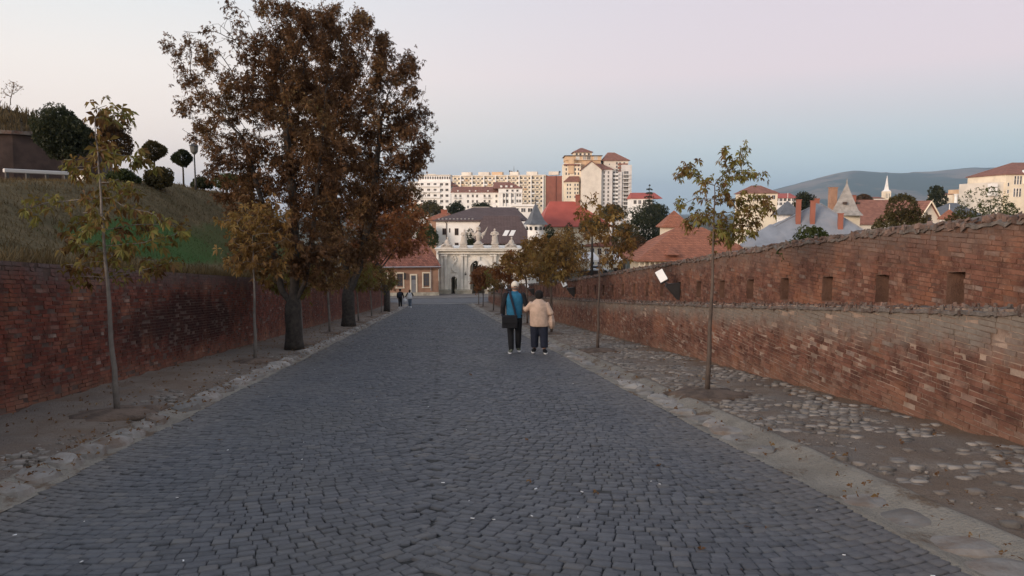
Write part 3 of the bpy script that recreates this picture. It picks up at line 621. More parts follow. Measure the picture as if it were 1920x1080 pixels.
def skeleton_mesh(pts, par, tip, base_r, n_trunk, expo=2.3, sides=6, flare=1.25, taper=0.0):
    n = len(pts); rad = np.zeros(n); kids = [[] for _ in range(n)]
    for i in range(1, n): kids[par[i]].append(i)
    for i in range(n-1, -1, -1):
        rad[i] = tip if not kids[i] else sum(rad[k]**expo for k in kids[i])**(1/expo)
    rad *= np.where(rad > tip*1.5, 1, 1); k = base_r*(1-taper)/max(rad[n_trunk-1], 1e-6); w = np.clip((rad-tip)/(rad.max()-tip+1e-9), 0, 1); rad = rad*(1+(k-1)*w)
    for i in range(n_trunk): rad[i] = base_r*(1+(flare-1)*max(0, 1-i/(n_trunk*0.45))**2)*(1-taper*i/n_trunk)
    mb = MB(); used = np.zeros(n, bool)
    def chain(i):
        c = [i]
        while kids[c[-1]]: c.append(max(kids[c[-1]], key=lambda q: rad[q]))
        return c
    stack = [0]; 
    while stack:
        s_ = stack.pop(); c = chain(s_)
        for q in c:
            m_ = max(kids[q], key=lambda z: rad[z]) if kids[q] else None
            stack += [z for z in kids[q] if z != m_]
        full = ([par[s_]] if par[s_] >= 0 else []) + c
        rr = [rad[q] for q in full]
        if par[s_] >= 0: rr[0] = min(rr[0], rr[1]*1.15)
        sd = sides+3 if rr[0] > 0.08 else (sides if rr[0] > 0.02 else 4)
        mb.tube([pts[q] for q in full], rr, sd)
    return mb, rad, kids
def leaf_mesh(pos, nrm, size, leaflets=5, r=None, spread=1.9, droop=0.35, width=0.19):
    """palmate clusters: a fan of folded leaflets at every position"""
    n = len(pos); r = r or np.random.default_rng(1)
    d = nrm/np.linalg.norm(nrm, axis=1, keepdims=True)
    a = np.cross(d, r.normal(size=(n, 3))); a /= np.linalg.norm(a, axis=1, keepdims=True); b = np.cross(d, a)
    Vs = []; s = size[:, None]
    for k in range(leaflets):
        th = (k-(leaflets-1)/2)/max(1, (leaflets-1)/2)*spread + r.normal(0, 0.15, n); L = s*(1-0.28*abs(k-(leaflets-1)/2)/max(1, leaflets/2))*r.uniform(0.75, 1.15, (n, 1))
        ax = d*np.cos(th)[:, None] + a*np.sin(th)[:, None]; ax[:, 2] -= droop; ax /= np.linalg.norm(ax, axis=1, keepdims=True)
        sd = np.cross(ax, b); sd /= np.linalg.norm(sd, axis=1, keepdims=True); up = np.cross(sd, ax)
        tip = pos + ax*L + np.array((0, 0, -0.25))*L; mid = pos + ax*L*0.58
        Vs.append(np.stack([pos, mid + sd*L*width + up*L*0.08, tip, mid - sd*L*width + up*L*0.08], 1))
    V = np.concatenate(Vs, 0).reshape(-1, 3); k = len(V)//4
    return V, (np.arange(4)[None]+4*np.arange(k)[:, None])
def in_ell(r, n, ells, shell=0.0):
    """points in a union of ellipsoids (cx,cy,cz,rx,ry,rz,weight)"""
    w = np.array([e[6] for e in ells], float); w /= w.sum(); out = []
    for e, k in zip(ells, r.multinomial(n, w)):
        u = r.normal(size=(k, 3)); u /= np.linalg.norm(u, axis=1, keepdims=True); q = r.random(k)**(1/3); q = shell + (1-shell)*q
        out.append(u*q[:, None]*np.array(e[3:6]) + np.array(e[:3]))
    return np.concatenate(out)
def make_tree(name, label, loc, trunk, ells, n_attr, n_leaf, leaf_size, mleaf, mbark, base_r, tip=0.006, step=0.18, infl=1.2, kill=0.28, seed=1, leaflets=5, group=None, soil=None, jitter=0.12, droop=0.35, max_r=0.03, gravity=0.0, sides=6, leaf_filter=None, taper=0.0, clump=1.0, stems=()):
    """coordinates are local to the tree's foot"""
    r = np.random.default_rng(seed); root = empty(name, loc, label=label, cat='tree', group=group)
    attr = in_ell(r, n_attr, ells, 0.25)
    pts, par = colonize(trunk, attr, step, infl, kill, seed=seed, gravity=gravity, stems=stems)
    mb, rad, kids = skeleton_mesh(pts, par, tip, base_r, len(trunk), sides=sides, taper=taper, flare=1.25 if base_r > 0.1 else 1.1)
    mb.build('trunk', mbark, root, True)
    cand = np.nonzero((rad < max_r) & (np.arange(len(pts)) >= len(trunk)))[0]
    if leaf_filter is not None: cand = cand[leaf_filter(pts[cand], r)]
    if clump < 1: cand = r.choice(cand, int(len(cand)*clump), replace=False)
    w = np.where(rad[cand] < tip*1.8, 1.0, 0.35); idx = r.choice(cand, n_leaf, p=w/w.sum())
    dirs = pts[idx]-pts[par[idx]]; dirs = dirs/np.linalg.norm(dirs, axis=1, keepdims=True) + r.normal(0, 0.7, (n_leaf, 3)); dirs[:, 2] -= 0.15
    V, Fq = leaf_mesh(pts[idx] + r.normal(0, jitter, (n_leaf, 3)), dirs, leaf_size*r.uniform(0.6, 1.3, n_leaf), leaflets, r, droop=droop)
    obj('crown', np_mesh('crown', V, Fq), mleaf, root)
    if soil:
        m2 = MB(); nn = 18
        rings = []
        for q, z in ((1.0, -0.02), (0.85, 0.025), (0.5, 0.05), (0.12, 0.07)):
            rings.append([(soil*q*math.cos(2*math.pi*k/nn)*(1+0.22*math.sin(2.1*k+loc[1])), soil*1.15*q*math.sin(2*math.pi*k/nn)*(1+0.2*math.cos(1.7*k+loc[1])), z - SLOPE*soil*1.15*q*math.sin(2*math.pi*k/nn)+random.uniform(-0.01, 0.01)) for k in range(nn)])
        m2.loft(rings).build('soil_ring', K['soil'], root, True)
    return root
K['soil'] = mat('dug soil', (0.115,0.080,0.058), 0.97, 0.35, 5, 0.9, 30)
def loc_px(px, py, D): p = P(px, py, D); return (p[0], p[1], p[2])
def ells_px(foot, lst, D0):
    """ellipsoids given as (px, py, rx_px, ry_px, depth offset m, depth radius m, weight) around the tree at depth D0"""
    out = []
    for px, py, rx, ry, dz, rz, w in lst:
        D = D0 + dz; c = P(px, py, D) - np.array(foot); s = D/F
        out.append((c[0], c[1], c[2], rx*s, rz, ry*s, w))
    return out
def line(a, b, n, bend=0.0, seed=0):
    a, b = np.array(a, float), np.array(b, float); r = np.random.default_rng(seed); o = []
    for i in range(n):
        t_ = i/(n-1); o.append(a+(b-a)*t_ + np.array((bend*math.sin(math.pi*t_), 0, 0)) + (r.normal(0, 0.004, 3) if 0 < i < n-1 else 0))
    return o

# the two big chestnuts and the rust-red tree down the pavement
def px_local(foot, px, py, D): return P(px, py, D) - np.array(foot)
fa = np.array((-3.80, 19.7, G(19.7)+0.04)); DA = float(project(fa)[2])
make_tree('chestnut_tree', 'big rusty chestnut nearest the camera, forking low beside the dark wall', fa, line((0,0,0), (0.0,0,1.15), 7, 0.0),
          ells_px(fa, [(350,110,40,60,0,0.9,0.35), (365,215,38,60,0,0.9,0.4), (395,120,70,75,0,1.2,0.55), (500,60,95,70,0,1.5,1.0), (430,230,75,80,0,1.3,0.8), (520,200,110,110,0.3,1.7,1.7), (590,110,80,90,0.4,1.5,1.1), (480,330,95,70,0,1.5,1.0), (600,330,90,90,0.3,1.5,1.2), (520,440,95,70,-0.2,1.1,0.9), (600,480,70,60,0,1.0,0.6), (450,455,45,55,-0.5,0.6,0.3)], DA),
          2000, 19500, 0.092, K['leaf_brown'], K['bark'], 0.215, 0.005, 0.17, 1.3, 0.26, 11, taper=0.05, clump=0.42, stems=[[px_local(fa, a_, b_, DA) for a_, b_ in st] for st in (((528, 545), (512, 470), (492, 380), (455, 260)), ((553, 520), (552, 400), (540, 280), (530, 160)), ((572, 530), (588, 420), (600, 300), (610, 190)))], jitter=0.10, leaf_filter=lambda p, r: r.random(len(p)) < np.clip(1.15-0.30*np.clip((-0.6-p[:, 0])/1.2, 0, 1)*np.clip((p[:, 2]-4.5)/2, 0, 1)-0.2*np.clip((p[:, 2]-7.3)/1.0, 0, 1)*(p[:, 0] < 0.3), 0, 1)**3, group='old trees on the pavement by the dark wall')
fb = np.array((-3.93, 32.3, G(32.3)+0.04)); DB = float(project(fb)[2])
make_tree('chestnut_tree', 'second big chestnut down the slope with its trunk split in a V', fb, line((0,0,0), (0.02,0,1.35), 7),
          ells_px(fb, [(640,90,100,85,0,2.2,1.4), (720,170,85,90,0,2.2,1.3), (640,230,110,100,0,2.4,1.8), (745,260,75,75,0,2.0,1.1), (660,340,120,80,0,2.2,1.5), (750,330,45,60,0,1.6,0.5), (650,440,80,60,0,1.8,0.8), (560,150,70,90,0.5,2,0.8)], DB),
          2500, 26000, 0.13, K['leaf_brown'], K['bark'], 0.27, 0.007, 0.26, 1.9, 0.40, 12, clump=0.42, stems=[[px_local(fb, a_, b_, DB) for a_, b_ in st] for st in (((648, 500), (632, 420), (615, 300), (610, 190)), ((674, 500), (690, 420), (705, 320), (715, 220)))], jitter=0.17, group='old trees on the pavement by the dark wall')
fc = np.array((-3.9, 55.0, G(55)+0.04))
make_tree('maple_tree', 'rust-red leafed tree in front of the tiled salmon house', fc, line((0,0,0), (0,0,1.6), 6),
          ells_px(fc, [(715,440,55,60,0,2,1.2), (680,480,45,40,0,1.6,0.7), (760,430,45,45,0,1.6,0.6), (740,380,40,40,0,1.5,0.6), (700,400,60,40,0,1.6,0.8)], 55.0),
          700, 4200, 0.22, K['leaf_rust'], K['bark'], 0.20, 0.010, 0.34, 2.4, 0.55, 13, jitter=0.25, group='old trees on the pavement by the dark wall')

GL, GR = 'saplings on the pavement by the dark wall', 'saplings on the pavement by the low wall'
f1_ = np.array((-4.0, 9.5, G(9.5)+0.05))
make_tree('chestnut_sapling', 'nearest thin chestnut sapling with large drooping leaves before the dark wall', f1_, line((0,0,0), (-0.08,0,3.6), 20, 0.0),
          ells_px(f1_, [(200,225,45,45,0,0.4,0.9), (205,320,95,65,0,0.6,1.2), (210,420,125,60,0,0.7,1.3), (240,300,60,30,0,0.4,0.4), (110,400,70,45,0,0.5,0.7), (300,430,55,40,0,0.4,0.5), (215,490,130,35,0,0.6,0.8)], float(project(f1_)[2])),
          240, 520, 0.11, K['leaf_mixed'], K['bark_pale'], 0.038, 0.004, 0.12, 0.9, 0.22, 21, leaflets=5, taper=0.9, group=GL, soil=0.55, jitter=0.06, droop=0.55)
f2_ = np.array((-3.97, 16.3, G(16.3)+0.05))
make_tree('chestnut_sapling', 'second chestnut sapling with ochre leaves, just left of the big forked chestnut', f2_, line((0,0,0), (0.03,0,2.7), 15, 0.01),
          ells_px(f2_, [(480,430,75,55,0,0.7,1.2), (460,480,55,40,0,0.6,0.6), (500,400,45,35,0,0.5,0.5), (515,470,45,50,0,0.5,0.5)], float(project(f2_)[2])),
          170, 480, 0.13, K['leaf_gold'], K['bark_pale'], 0.040, 0.004, 0.14, 0.9, 0.22, 22, taper=0.88, group=GL, soil=0.5, jitter=0.08, droop=0.5)
ords = ['third', 'fourth', 'fifth', 'sixth', 'seventh', 'eighth']
def sapling(x, y, h, label, group, mleaf, mbark, seed, n=420, r=1.0, round_=False, soil=0.45, zc=None):
    rs = np.random.default_rng(seed); hs = h*0.52; foot = (x, y, G(y)+0.04)
    if round_: el = [(0, 0, h-r, r, r, r*0.95, 1)]
    else: el = [(rs.normal(0, 0.1), rs.normal(0, 0.1), h*0.66, r*0.95, r*0.95, h*0.19, 1.2), (rs.normal(0, 0.2), rs.normal(0, 0.2), h*0.84, r*0.55, r*0.55, h*0.16, 0.7)]
    return make_tree('chestnut_sapling', label, foot, line((0,0,0), (rs.normal(0, 0.04), 0, hs if not round_ else h-2*r+0.2), 8, 0.02, seed), el, 130 if not round_ else 220, n, 0.16 if not round_ else 0.15, mleaf, mbark, 0.04, 0.005, 0.15, 1.0, 0.25, seed, group=group, soil=soil, jitter=0.10 if not round_ else 0.14, droop=0.45)
for k, (yy, h) in enumerate(((21.6, 3.0), (27.0, 3.3), (36.5, 3.2), (43.5, 3.4), (50.5, 3.2), (59.0, 3.4))):
    sapling(-3.95, yy, h, ords[k]+' sapling counted downhill along the dark brick wall', GL, K['leaf_gold' if k % 2 else 'leaf_mixed'], K['bark_pale'], 40+k, n=380)
g1_ = np.array((3.71, 9.95, G(9.95)+0.05))
make_tree('chestnut_sapling', 'nearest sapling by the low brick wall, half bare with a forked top', g1_, line((0,0,0), (0.03,0,2.9), 16, 0.015),
          ells_px(g1_, [(1375,290,35,40,0,0.3,0.5), (1300,330,48,40,0,0.4,0.6), (1395,330,45,35,0,0.4,0.6), (1340,390,80,40,0,0.5,1.0), (1410,400,50,42,0,0.45,0.9), (1290,400,40,35,0,0.4,0.4), (1350,430,70,30,0,0.5,0.9)], float(project(g1_)[2])),
          190, 520, 0.085, K['leaf_mixed'], K['bark_young'], 0.038, 0.004, 0.10, 0.8, 0.17, 31, taper=0.88, group=GR, soil=0.55, jitter=0.05, droop=0.4)
g2_ = np.array((3.77, 17.5, G(17.5)+0.05))
make_tree('chestnut_sapling', 'second sapling from the camera by the low wall, thin and ochre leaved', g2_, line((0,0,0), (0.02,0,2.6), 14, 0.01),
          ells_px(g2_, [(1130,430,55,40,0,0.6,1.0), (1110,390,40,30,0,0.4,0.5), (1155,470,50,30,0,0.5,0.6), (1150,410,40,30,0,0.4,0.5)], float(project(g2_)[2])),
          150, 360, 0.12, K['leaf_gold'], K['bark_young'], 0.038, 0.004, 0.13, 0.9, 0.22, 32, taper=0.88, group=GR, soil=0.5, jitter=0.07, droop=0.4)
for k, (yy, h, n_) in enumerate(((24.6, 3.4, 420), (31.5, 3.9, 620), (38.5, 3.7, 480), (45.5, 3.3, 300), (52.0, 3.0, 170))):
    sapling(3.72, yy, h, ords[k]+' sapling counted downhill along the low brick wall', GR, K[('leaf_gold', 'leaf_gold', 'leaf_rust', 'leaf_gold', 'leaf_mixed')[k]], K['bark_young'], 60+k, n=n_, r=(1.1, 1.2, 1.05, 0.85, 0.6)[k])
sapling(3.72, 64.5, 3.6, 'dense round rust-brown crowned small tree before the gate archway', GR, K['leaf_rust'], K['bark_young'], 71, n=1900, r=0.95, round_=True)
sapling(3.72, 71.5, 2.6, 'lowest sapling of the row by the low wall, nearest the gate', GR, K['leaf_rust'], K['bark_young'], 72, n=110, r=0.5)

def bushy(name, label, px, py_base, D, w_px, h_px, mleaf, n=2600, leaf=None, trunk_px=0, cat='tree', group=None, seed=1, foot_z=None, lumps=9, squash=1.0, pointed=False):
    """tree or shrub whose crown is a mass of leaf clusters around many lumps; py_base is where the crown ends below"""
    r = np.random.default_rng(seed); s = D/F; top = P(px, py_base-h_px, D); bot = P(px, py_base, D)
    gz = T(bot[0], bot[1]) if foot_z is None else foot_z
    root = empty(name, (bot[0], bot[1], gz), label=label, cat=cat, group=group)
    h0 = bot[2]-gz; H = top[2]-bot[2]; R = w_px*s/2; leaf = leaf or max(0.10, 2.6*s)
    lum = []
    for k in range(lumps):
        a = r.uniform(0, 2*math.pi); zq = r.uniform(0.12, 0.86); q = R*0.62*math.sqrt(r.random())*(1 if not pointed else (1.1-zq))*min(1, 2.2*(1.02-zq))
        rr = R*r.uniform(0.30, 0.52)*(1 if not pointed else (1.15-zq)); lum.append((q*math.cos(a), q*math.sin(a), h0+H*zq, rr, rr, min(rr*squash, H*0.3), rr**2))
    lum.append((0, 0, h0+H*0.42, R*0.75, R*0.75, H*0.40, R*R*0.9)); lum.append((0, 0, h0+H*0.78, R*0.4, R*0.4, H*0.21, R*R*0.25))
    pos = in_ell(r, n, lum, 0.62); pos[:, 2] = np.maximum(pos[:, 2], h0*0.9+0.02)
    dirs = r.normal(size=(n, 3)); dirs[:, 2] += 0.1
    V, Fq = leaf_mesh(pos, dirs, leaf*r.uniform(0.6, 1.4, n), 3, r, 1.6, 0.2, 0.36)
    obj('crown', np_mesh('crown', V, Fq), mleaf, root)
    mb = MB(); th = h0+H*0.6; tr = max(0.05, R*0.07)
    mb.tube([(0,0,-0.3), (0.02*R,0,th*0.4), (0,0,th)], [tr*1.2, tr, tr*0.4], 8)
    for k in range(6):
        l = lum[k]; zb = h0+H*0.1+0.1*k*H*0.4; zb = min(zb, l[2]); mb.tube([(0,0,zb), (l[0]*0.5, l[1]*0.5, (zb+l[2])/2+0.05*H), l[:3]], [tr*0.5, tr*0.35, tr*0.12], 5)
    mb.build('trunk', K['bark'], root, True)
    return root
def conifer(name, label, px, py_top, py_bot, D, w_px, mleaf, seed=1, n=1500, tiers=9):
    r = np.random.default_rng(seed); s = D/F; top = P(px, py_top, D); bot = P(px, py_bot, D); gz = T(bot[0], bot[1])
    root = empty(name, (bot[0], bot[1], gz), label=label, cat='tree')
    Ht = top[2]-gz; h0 = max(0.3, bot[2]-gz); R = w_px*s/2; pos, dirs = [], []
    mb = MB(); mb.tube([(0,0,-0.3), (0,0,Ht*0.5), (0,0,Ht*0.99)], [R*0.12, R*0.07, R*0.015], 7)
    for k in range(tiers):
        u = k/(tiers-1); z = h0 + (Ht-h0)*u*0.95; rr = R*(1-u)**0.8*r.uniform(0.85, 1.1)+0.05; nb = 9
        for q in range(nb):
            a = 2*math.pi*q/nb + r.uniform(-0.3, 0.3); e = np.array((rr*math.cos(a), rr*math.sin(a), -0.25*rr)); mb.tube([(0,0,z), (e[0]*0.5, e[1]*0.5, z-0.02*rr), (e[0], e[1], z+e[2]+0.1*rr)], [R*0.02, R*0.015, R*0.006], 4)
            m_ = max(3, int(n/(tiers*nb)*(0.3+1.4*(1-u)))); tt = r.uniform(0.15, 1.05, m_)[:, None]; pos.append(np.array((0, 0, z)) + e*tt + r.normal(0, rr*0.09, (m_, 3))); dirs.append(e[None]/max(rr, 0.1)*0.7 + r.normal(0, 0.5, (m_, 3)))
    pos = np.concatenate(pos); dirs = np.concatenate(dirs); nn = len(pos)
    V, Fq = leaf_mesh(pos, dirs, max(0.12, 2.4*s)*r.uniform(0.6, 1.4, nn), 3, r, 0.9, 0.3, 0.18)
    obj('crown', np_mesh('crown', V, Fq), mleaf, root); mb.build('trunk', K['bark'], root, True); return root

# ------------------------------------------------------------------ buildings
_wcache = {}
def win_mesh(w, h, style):
    key = (round(w, 2), round(h, 2), style)
    if key in _wcache: return _wcache[key]
    f = min(0.09, w*0.12); mb = MB(); d = 0.07
    mb.box(-w/2, -w/2+f, -d, 0, 0, h); mb.box(w/2-f, w/2, -d, 0, 0, h); mb.box(-w/2+f, w/2-f, -d, 0, h-f, h); mb.box(-w/2+f, w/2-f, -d, 0, 0, f)
    if style in ('two', 'sill', 'grid'): mb.box(-f*0.35, f*0.35, -d*0.8, 0, f, h-f)
    if style in ('grid', 'cross'): 
        for q in ((0.33, 0.66) if style == 'grid' else (0.62,)): mb.box(-w/2+f, w/2-f, -d*0.7, 0, h*q-f*0.3, h*q+f*0.3)
    if style == 'sill': mb.box(-w/2-0.08, w/2+0.08, -d-0.08, 0, -0.08, -0.003)
    fm = bpy.data.meshes.new('window'); fm.from_pydata(mb.v, [], mb.f)
    pm = MB().box(-w/2+f*0.9, w/2-f*0.9, -0.03, 0.02, f*0.9, h-f*0.9); p = bpy.data.meshes.new('pane'); p.from_pydata(pm.v, [], pm.f)
    _wcache[key] = (fm, p); return _wcache[key]
class Bld:
    def __init__(s, name, label, pxc, D, ang=0.0, cat='building', gz=None, group=None):
        p = P(pxc, 480, D); s.D = D; s.pxc = pxc; s.s = D/F; s.zb = float(T(p[0], p[1]) if gz is None else gz)-0.05
        s.ca = math.cos(ang)
        s.e = empty(name, (p[0], p[1], s.zb), -PSI+ang, label=label, cat=cat, group=group)
    def X(s, px): return (px-s.pxc)*s.s/s.ca
    def Z(s, py): return CAM[2] + s.D*(-math.sin(THETA) + (540-py)/F*math.cos(THETA)) - s.zb
    def part(s, mb, name, mt, parent=None, smooth=False, **kw): return mb.build(name, mt, parent or s.e, smooth, **kw)
    def win(s, xc, zb, w, h, yf=0.0, face='F', style='two', fm=None, gm=None, name='window'):
        a, b = win_mesh(w, h, style); rot = {'F': 0, 'R': math.pi/2, 'L': -math.pi/2}[face]
        loc = (xc, yf, zb) if face == 'F' else (yf, xc, zb)
        key = fm or K['frame_white']
        if not a.materials: a.materials.append(key)
        if not b.materials: b.materials.append(gm or K['glass'])
        o = bpy.data.objects.new(name, a); link(o, s.e); o.location = loc; o.rotation_euler = (0, 0, rot)
        if a.materials[0] != key: o.material_slots[0].link = 'OBJECT'; o.material_slots[0].material = key
        q = bpy.data.objects.new('pane', b); link(q, o); return o
    def winpx(s, x0, x1, y0, y1, yf=0.0, style='two', **kw):
        return s.win((s.X(x0)+s.X(x1))/2, s.Z(y1), s.X(x1)-s.X(x0), s.Z(y0)-s.Z(y1), yf, 'F', style, **kw)
    def grid(s, a0, a1, z0, z1, cols, rows, w, h, yf=0.0, face='F', style='two', skip=0.0, r=None, **kw):
        for i in range(rows):
            for j in range(cols):
                if skip and r.random() < skip: continue
                s.win(a0+(a1-a0)*(j+0.5)/cols, z0+(z1-z0)*(i+0.5)/rows-h/2, w, h, yf, face, style, **kw)
    def chimney(s, x, y, z0, z1, w, mt, parent=None):
        mb = MB().box(x-w/2, x+w/2, y-w/2, y+w/2, z0, z1).box(x-w*0.6, x+w*0.6, y-w*0.6, y+w*0.6, z1+0.003, z1+0.12); return mb.build('chimney', mt, parent or s.e)
    def balcony(s, x0, x1, z, yf=0.0, d=1.0, h=0.95, mt=None, rail=False):
        mb = MB().box(x0, x1, yf-d, yf-0.003, z-0.12, z)
        if rail:
            mb.box(x0, x1, yf-d, yf-d+0.05, z+h-0.05, z+h)
            for q in np.linspace(x0, x1-0.05, max(3, int((x1-x0)/0.25))): mb.box(q, q+0.04, yf-d+0.005, yf-d+0.045, z, z+h-0.05)
        else: mb.box(x0, x1, yf-d, yf-d+0.1, z+0.003, z+h).box(x0, x0+0.1, yf-d+0.103, yf-0.003, z+0.003, z+h).box(x1-0.1, x1, yf-d+0.103, yf-0.003, z+0.003, z+h)
        return mb.build('balcony', mt or K['white'], s.e)

# ---- salmon house with the old tiled roof, left of the gate
b = Bld('tiled_house', 'single storey salmon house with sagging red tile roof beside the gate', 770, 96, math.radians(7))
x0, x1, zt = b.X(655), b.X(821), b.Z(500); dp = 8.0
b.part(MB().box(x0, x1, 0, dp, -1.5, zt), 'wall', K['terracotta'])
b.part(MB().box(x0-0.06, x1+0.06, -0.08, 0.35, -1.5, b.Z(549)), 'plinth', K['lime_dark'])
b.part(MB().box(x0-0.2, x1+0.1, -0.22, -0.003, zt-0.35, zt-0.05), 'cornice', K['terracotta'])
rf = b.part(MB().hip(x0-0.4, x1+0.35, -0.5, dp+0.4, zt, b.Z(450), x0+3, b.X(795)), 'roof', K['tile_red'])
b.part(MB().box(b.X(700), b.X(711), 3.4, 4.1, b.Z(462), b.Z(441)), 'chimney', K['redwall'], rf)
b.part(MB().tube([(x0-0.4,-0.56,zt-0.02), (x1+0.35,-0.56,zt-0.02)], 0.08, 8), 'rain_gutter', K['metal_grey'], rf)
for a, c_ in ((744, 755), (793, 804), (715, 726)): b.winpx(a, c_, 513, 537, 0.0, 'grid', fm=K['frame_brown'])
for a, c_ in ((744, 755), (793, 804), (715, 726)):
    q = MB(); xa, xb, za, zb_ = b.X(a)-0.16, b.X(c_)+0.16, b.Z(537)-0.16, b.Z(513)+0.16
    q.box(xa, xa+0.15, -0.05, -0.003, za, zb_).box(xb-0.15, xb, -0.05, -0.003, za, zb_).box(xa+0.153, xb-0.153, -0.05, -0.003, zb_-0.15, zb_).box(xa-0.05, xb+0.05, -0.12, -0.06, za-0.1, za); b.part(q, 'window_surround', K['cream'])
q = MB(); xa, xb = b.X(768), b.X(781.5); zb_ = b.Z(514); z_ = b.Z(549)
q.box(xa, xa+0.17, -0.1, -0.003, z_, zb_).box(xb-0.17, xb, -0.1, -0.003, z_, zb_).box(xa+0.173, xb-0.173, -0.1, -0.003, zb_-0.17, zb_); b.part(q, 'door_surround', K['cream'])
dr = b.part(MB().bev(xa+0.18, xb-0.18, -0.05, -0.004, z_, zb_-0.75, 0.02), 'door', K['metal_grey'])
b.part(MB().box(xa+0.18, xb-0.18, -0.04, -0.004, zb_-0.72, zb_-0.2), 'transom_light', K['glass']); b.part(MB().ell((xb-0.3, -0.08, z_+1.0), (0.05, 0.05, 0.05), 8, 5), 'handle', K['metal_dark'], dr)
b.part(MB().tube([(b.X(807),-0.5,zt-0.1), (b.X(807),-0.12,zt-0.5), (b.X(807),-0.12,b.Z(546))], 0.055, 8), 'downpipe', K['metal_grey'])
b.part(MB().bev(b.X(757), b.X(760.5), -0.35, -0.06, b.Z(524), b.Z(512), 0.03), 'wall_lantern', K['metal_dark'])

# ---- baroque gate
def arch_wall(mb, x0, x1, z0, z1, y0, y1, opens, seg=14):
    q = x0
    for xc, hw, zs in sorted(opens):
        if xc-hw > q: mb.box(q, xc-hw, y0, y1, z0, z1)
        pts = [(xc-hw*math.cos(math.pi*k/seg), zs+hw*math.sin(math.pi*k/seg)) for k in range(seg+1)]
        for (xa, za), (xb, zb_) in zip(pts[:-1], pts[1:]):
            mb.add([(xa,y0,za),(xb,y0,zb_),(xb,y0,z1),(xa,y0,z1),(xa,y1,za),(xb,y1,zb_),(xb,y1,z1),(xa,y1,z1)], [(0,1,2,3),(7,6,5,4),(0,4,5,1),(3,2,6,7)])
        q = xc+hw
    if q < x1: mb.box(q, x1, y0, y1, z0, z1)
def arch_ring(mb, xc, hw, zs, y0, y1, t_, zb_, seg=16):
    rr = []
    for k in range(-3, seg+4):
        a = math.pi*min(max(k, 0), seg)/seg; dz = 0 if 0 <= k <= seg else (zb_-zs)*((-k if k < 0 else k-seg)/3)
        ci, si = -math.cos(a), math.sin(a); rr.append([(xc+hw*ci, y0, zs+hw*si+dz), (xc+(hw+t_)*ci, y0, zs+(hw+t_)*si+dz), (xc+(hw+t_)*ci, y1, zs+(hw+t_)*si+dz), (xc+hw*ci, y1, zs+hw*si+dz)])
    mb.loft(rr)
b = Bld('baroque_gate', 'pale carved stone triumphal gate with a tall arch and statues on top', 897, 100, cat='gate')
zc, zp = b.Z(470), b.Z(543); xw = b.X(972); gd = 8.0
mb = MB(); side_o = [(b.X(851), b.X(856.5)-b.X(851), b.Z(524)), (b.X(943), b.X(948.5)-b.X(943), b.Z(524))]
main_o = (0.0, b.X(913)-b.X(897), b.Z(504))
arch_wall(mb, -xw, xw, -1.0, zc, 0, gd, side_o + [main_o]); b.part(mb, 'wall', K['lime'])
cx = MB()
for zz, o, h in ((zc, 0.32, 0.22), (zc+0.223, 0.45, 0.14), (b.Z(476), 0.14, 0.12)): cx.box(-xw-o, xw+o, -o-0.28, gd+o, zz+0.002, zz+h)
co = b.part(cx, 'cornice', K['lime'])
for px in (829, 836, 866, 873, 921, 928, 958, 965):
    xq = b.X(px); w = 0.17; pm = MB().bev(xq-w, xq+w, -0.30 if px in (836, 866, 928, 958) else -0.16, -0.002, zp+0.003, b.Z(477), 0.02).bev(xq-w-0.06, xq+w+0.06, -0.38, -0.305 if px in (836,866,928,958) else -0.165, b.Z(480.5), b.Z(477.5), 0.01)
    b.part(pm, 'pilaster', K['lime'])
for a, c_ in ((822, 846), (854, 884.5), (909.5, 940), (948, 973)):
    b.part(MB().bev(b.X(a)-0.05, b.X(c_)+0.02 if c_ != 846 else b.X(845.3), -0.62, -0.003, -1.0, zp, 0.04).bev(b.X(a)-0.1, b.X(c_)+0.05 if c_ != 846 else b.X(845.4), -0.68, -0.625, zp-0.18, zp-0.02, 0.01), 'plinth', K['lime_dark'])
for xc, hw, zs in side_o + [main_o]:
    am = MB(); arch_ring(am, xc, hw+0.002, zs, -0.14, -0.003, 0.22 if hw < 0.6 else 0.34, zp-0.6 if hw < 0.6 else zp)
    b.part(am, 'archivolt', K['lime'])
for xc in (851, 943):          # carved trophies: an S scroll with leaf tails over each side door
    sg = 1 if xc == 851 else -1; q = MB(); X0 = b.X(xc)
    pt = [(X0+sg*(0.32*math.sin(k*0.62))*(1-0.02*k), -0.10, b.Z(478)-0.22*k) for k in range(11)]; q.tube(pt, [0.05+0.07*math.sin(math.pi*k/10) for k in range(11)], 8)
    q.tube([(X0+sg*0.30*math.cos(k*0.7)*(0.4+0.06*k), -0.09, b.Z(483)-0.30*math.sin(k*0.7)*(0.4+0.06*k)) for k in range(9)], 0.06, 7)
    q.tube([(X0-sg*(0.1+0.05*k), -0.08, b.Z(500)-0.12*k) for k in range(6)], [0.09-0.012*k for k in range(6)], 7)
    q.tube([(X0+sg*0.40*math.cos(k*0.5), -0.07, b.Z(512)+0.16*math.sin(k*0.5)) for k in range(7)], 0.05, 7); q.ell((X0+sg*0.1, -0.1, b.Z(492)), (0.17, 0.12, 0.22)); q.ell((X0, -0.1, b.Z(486)), (0.1, 0.1, 0.12))
    b.part(q, 'carved_relief', K['lime'], smooth=True)
b.part(MB().bev(-0.22, 0.22, -0.30, -0.15, b.Z(490), b.Z(481), 0.03), 'keystone', K['lime'])
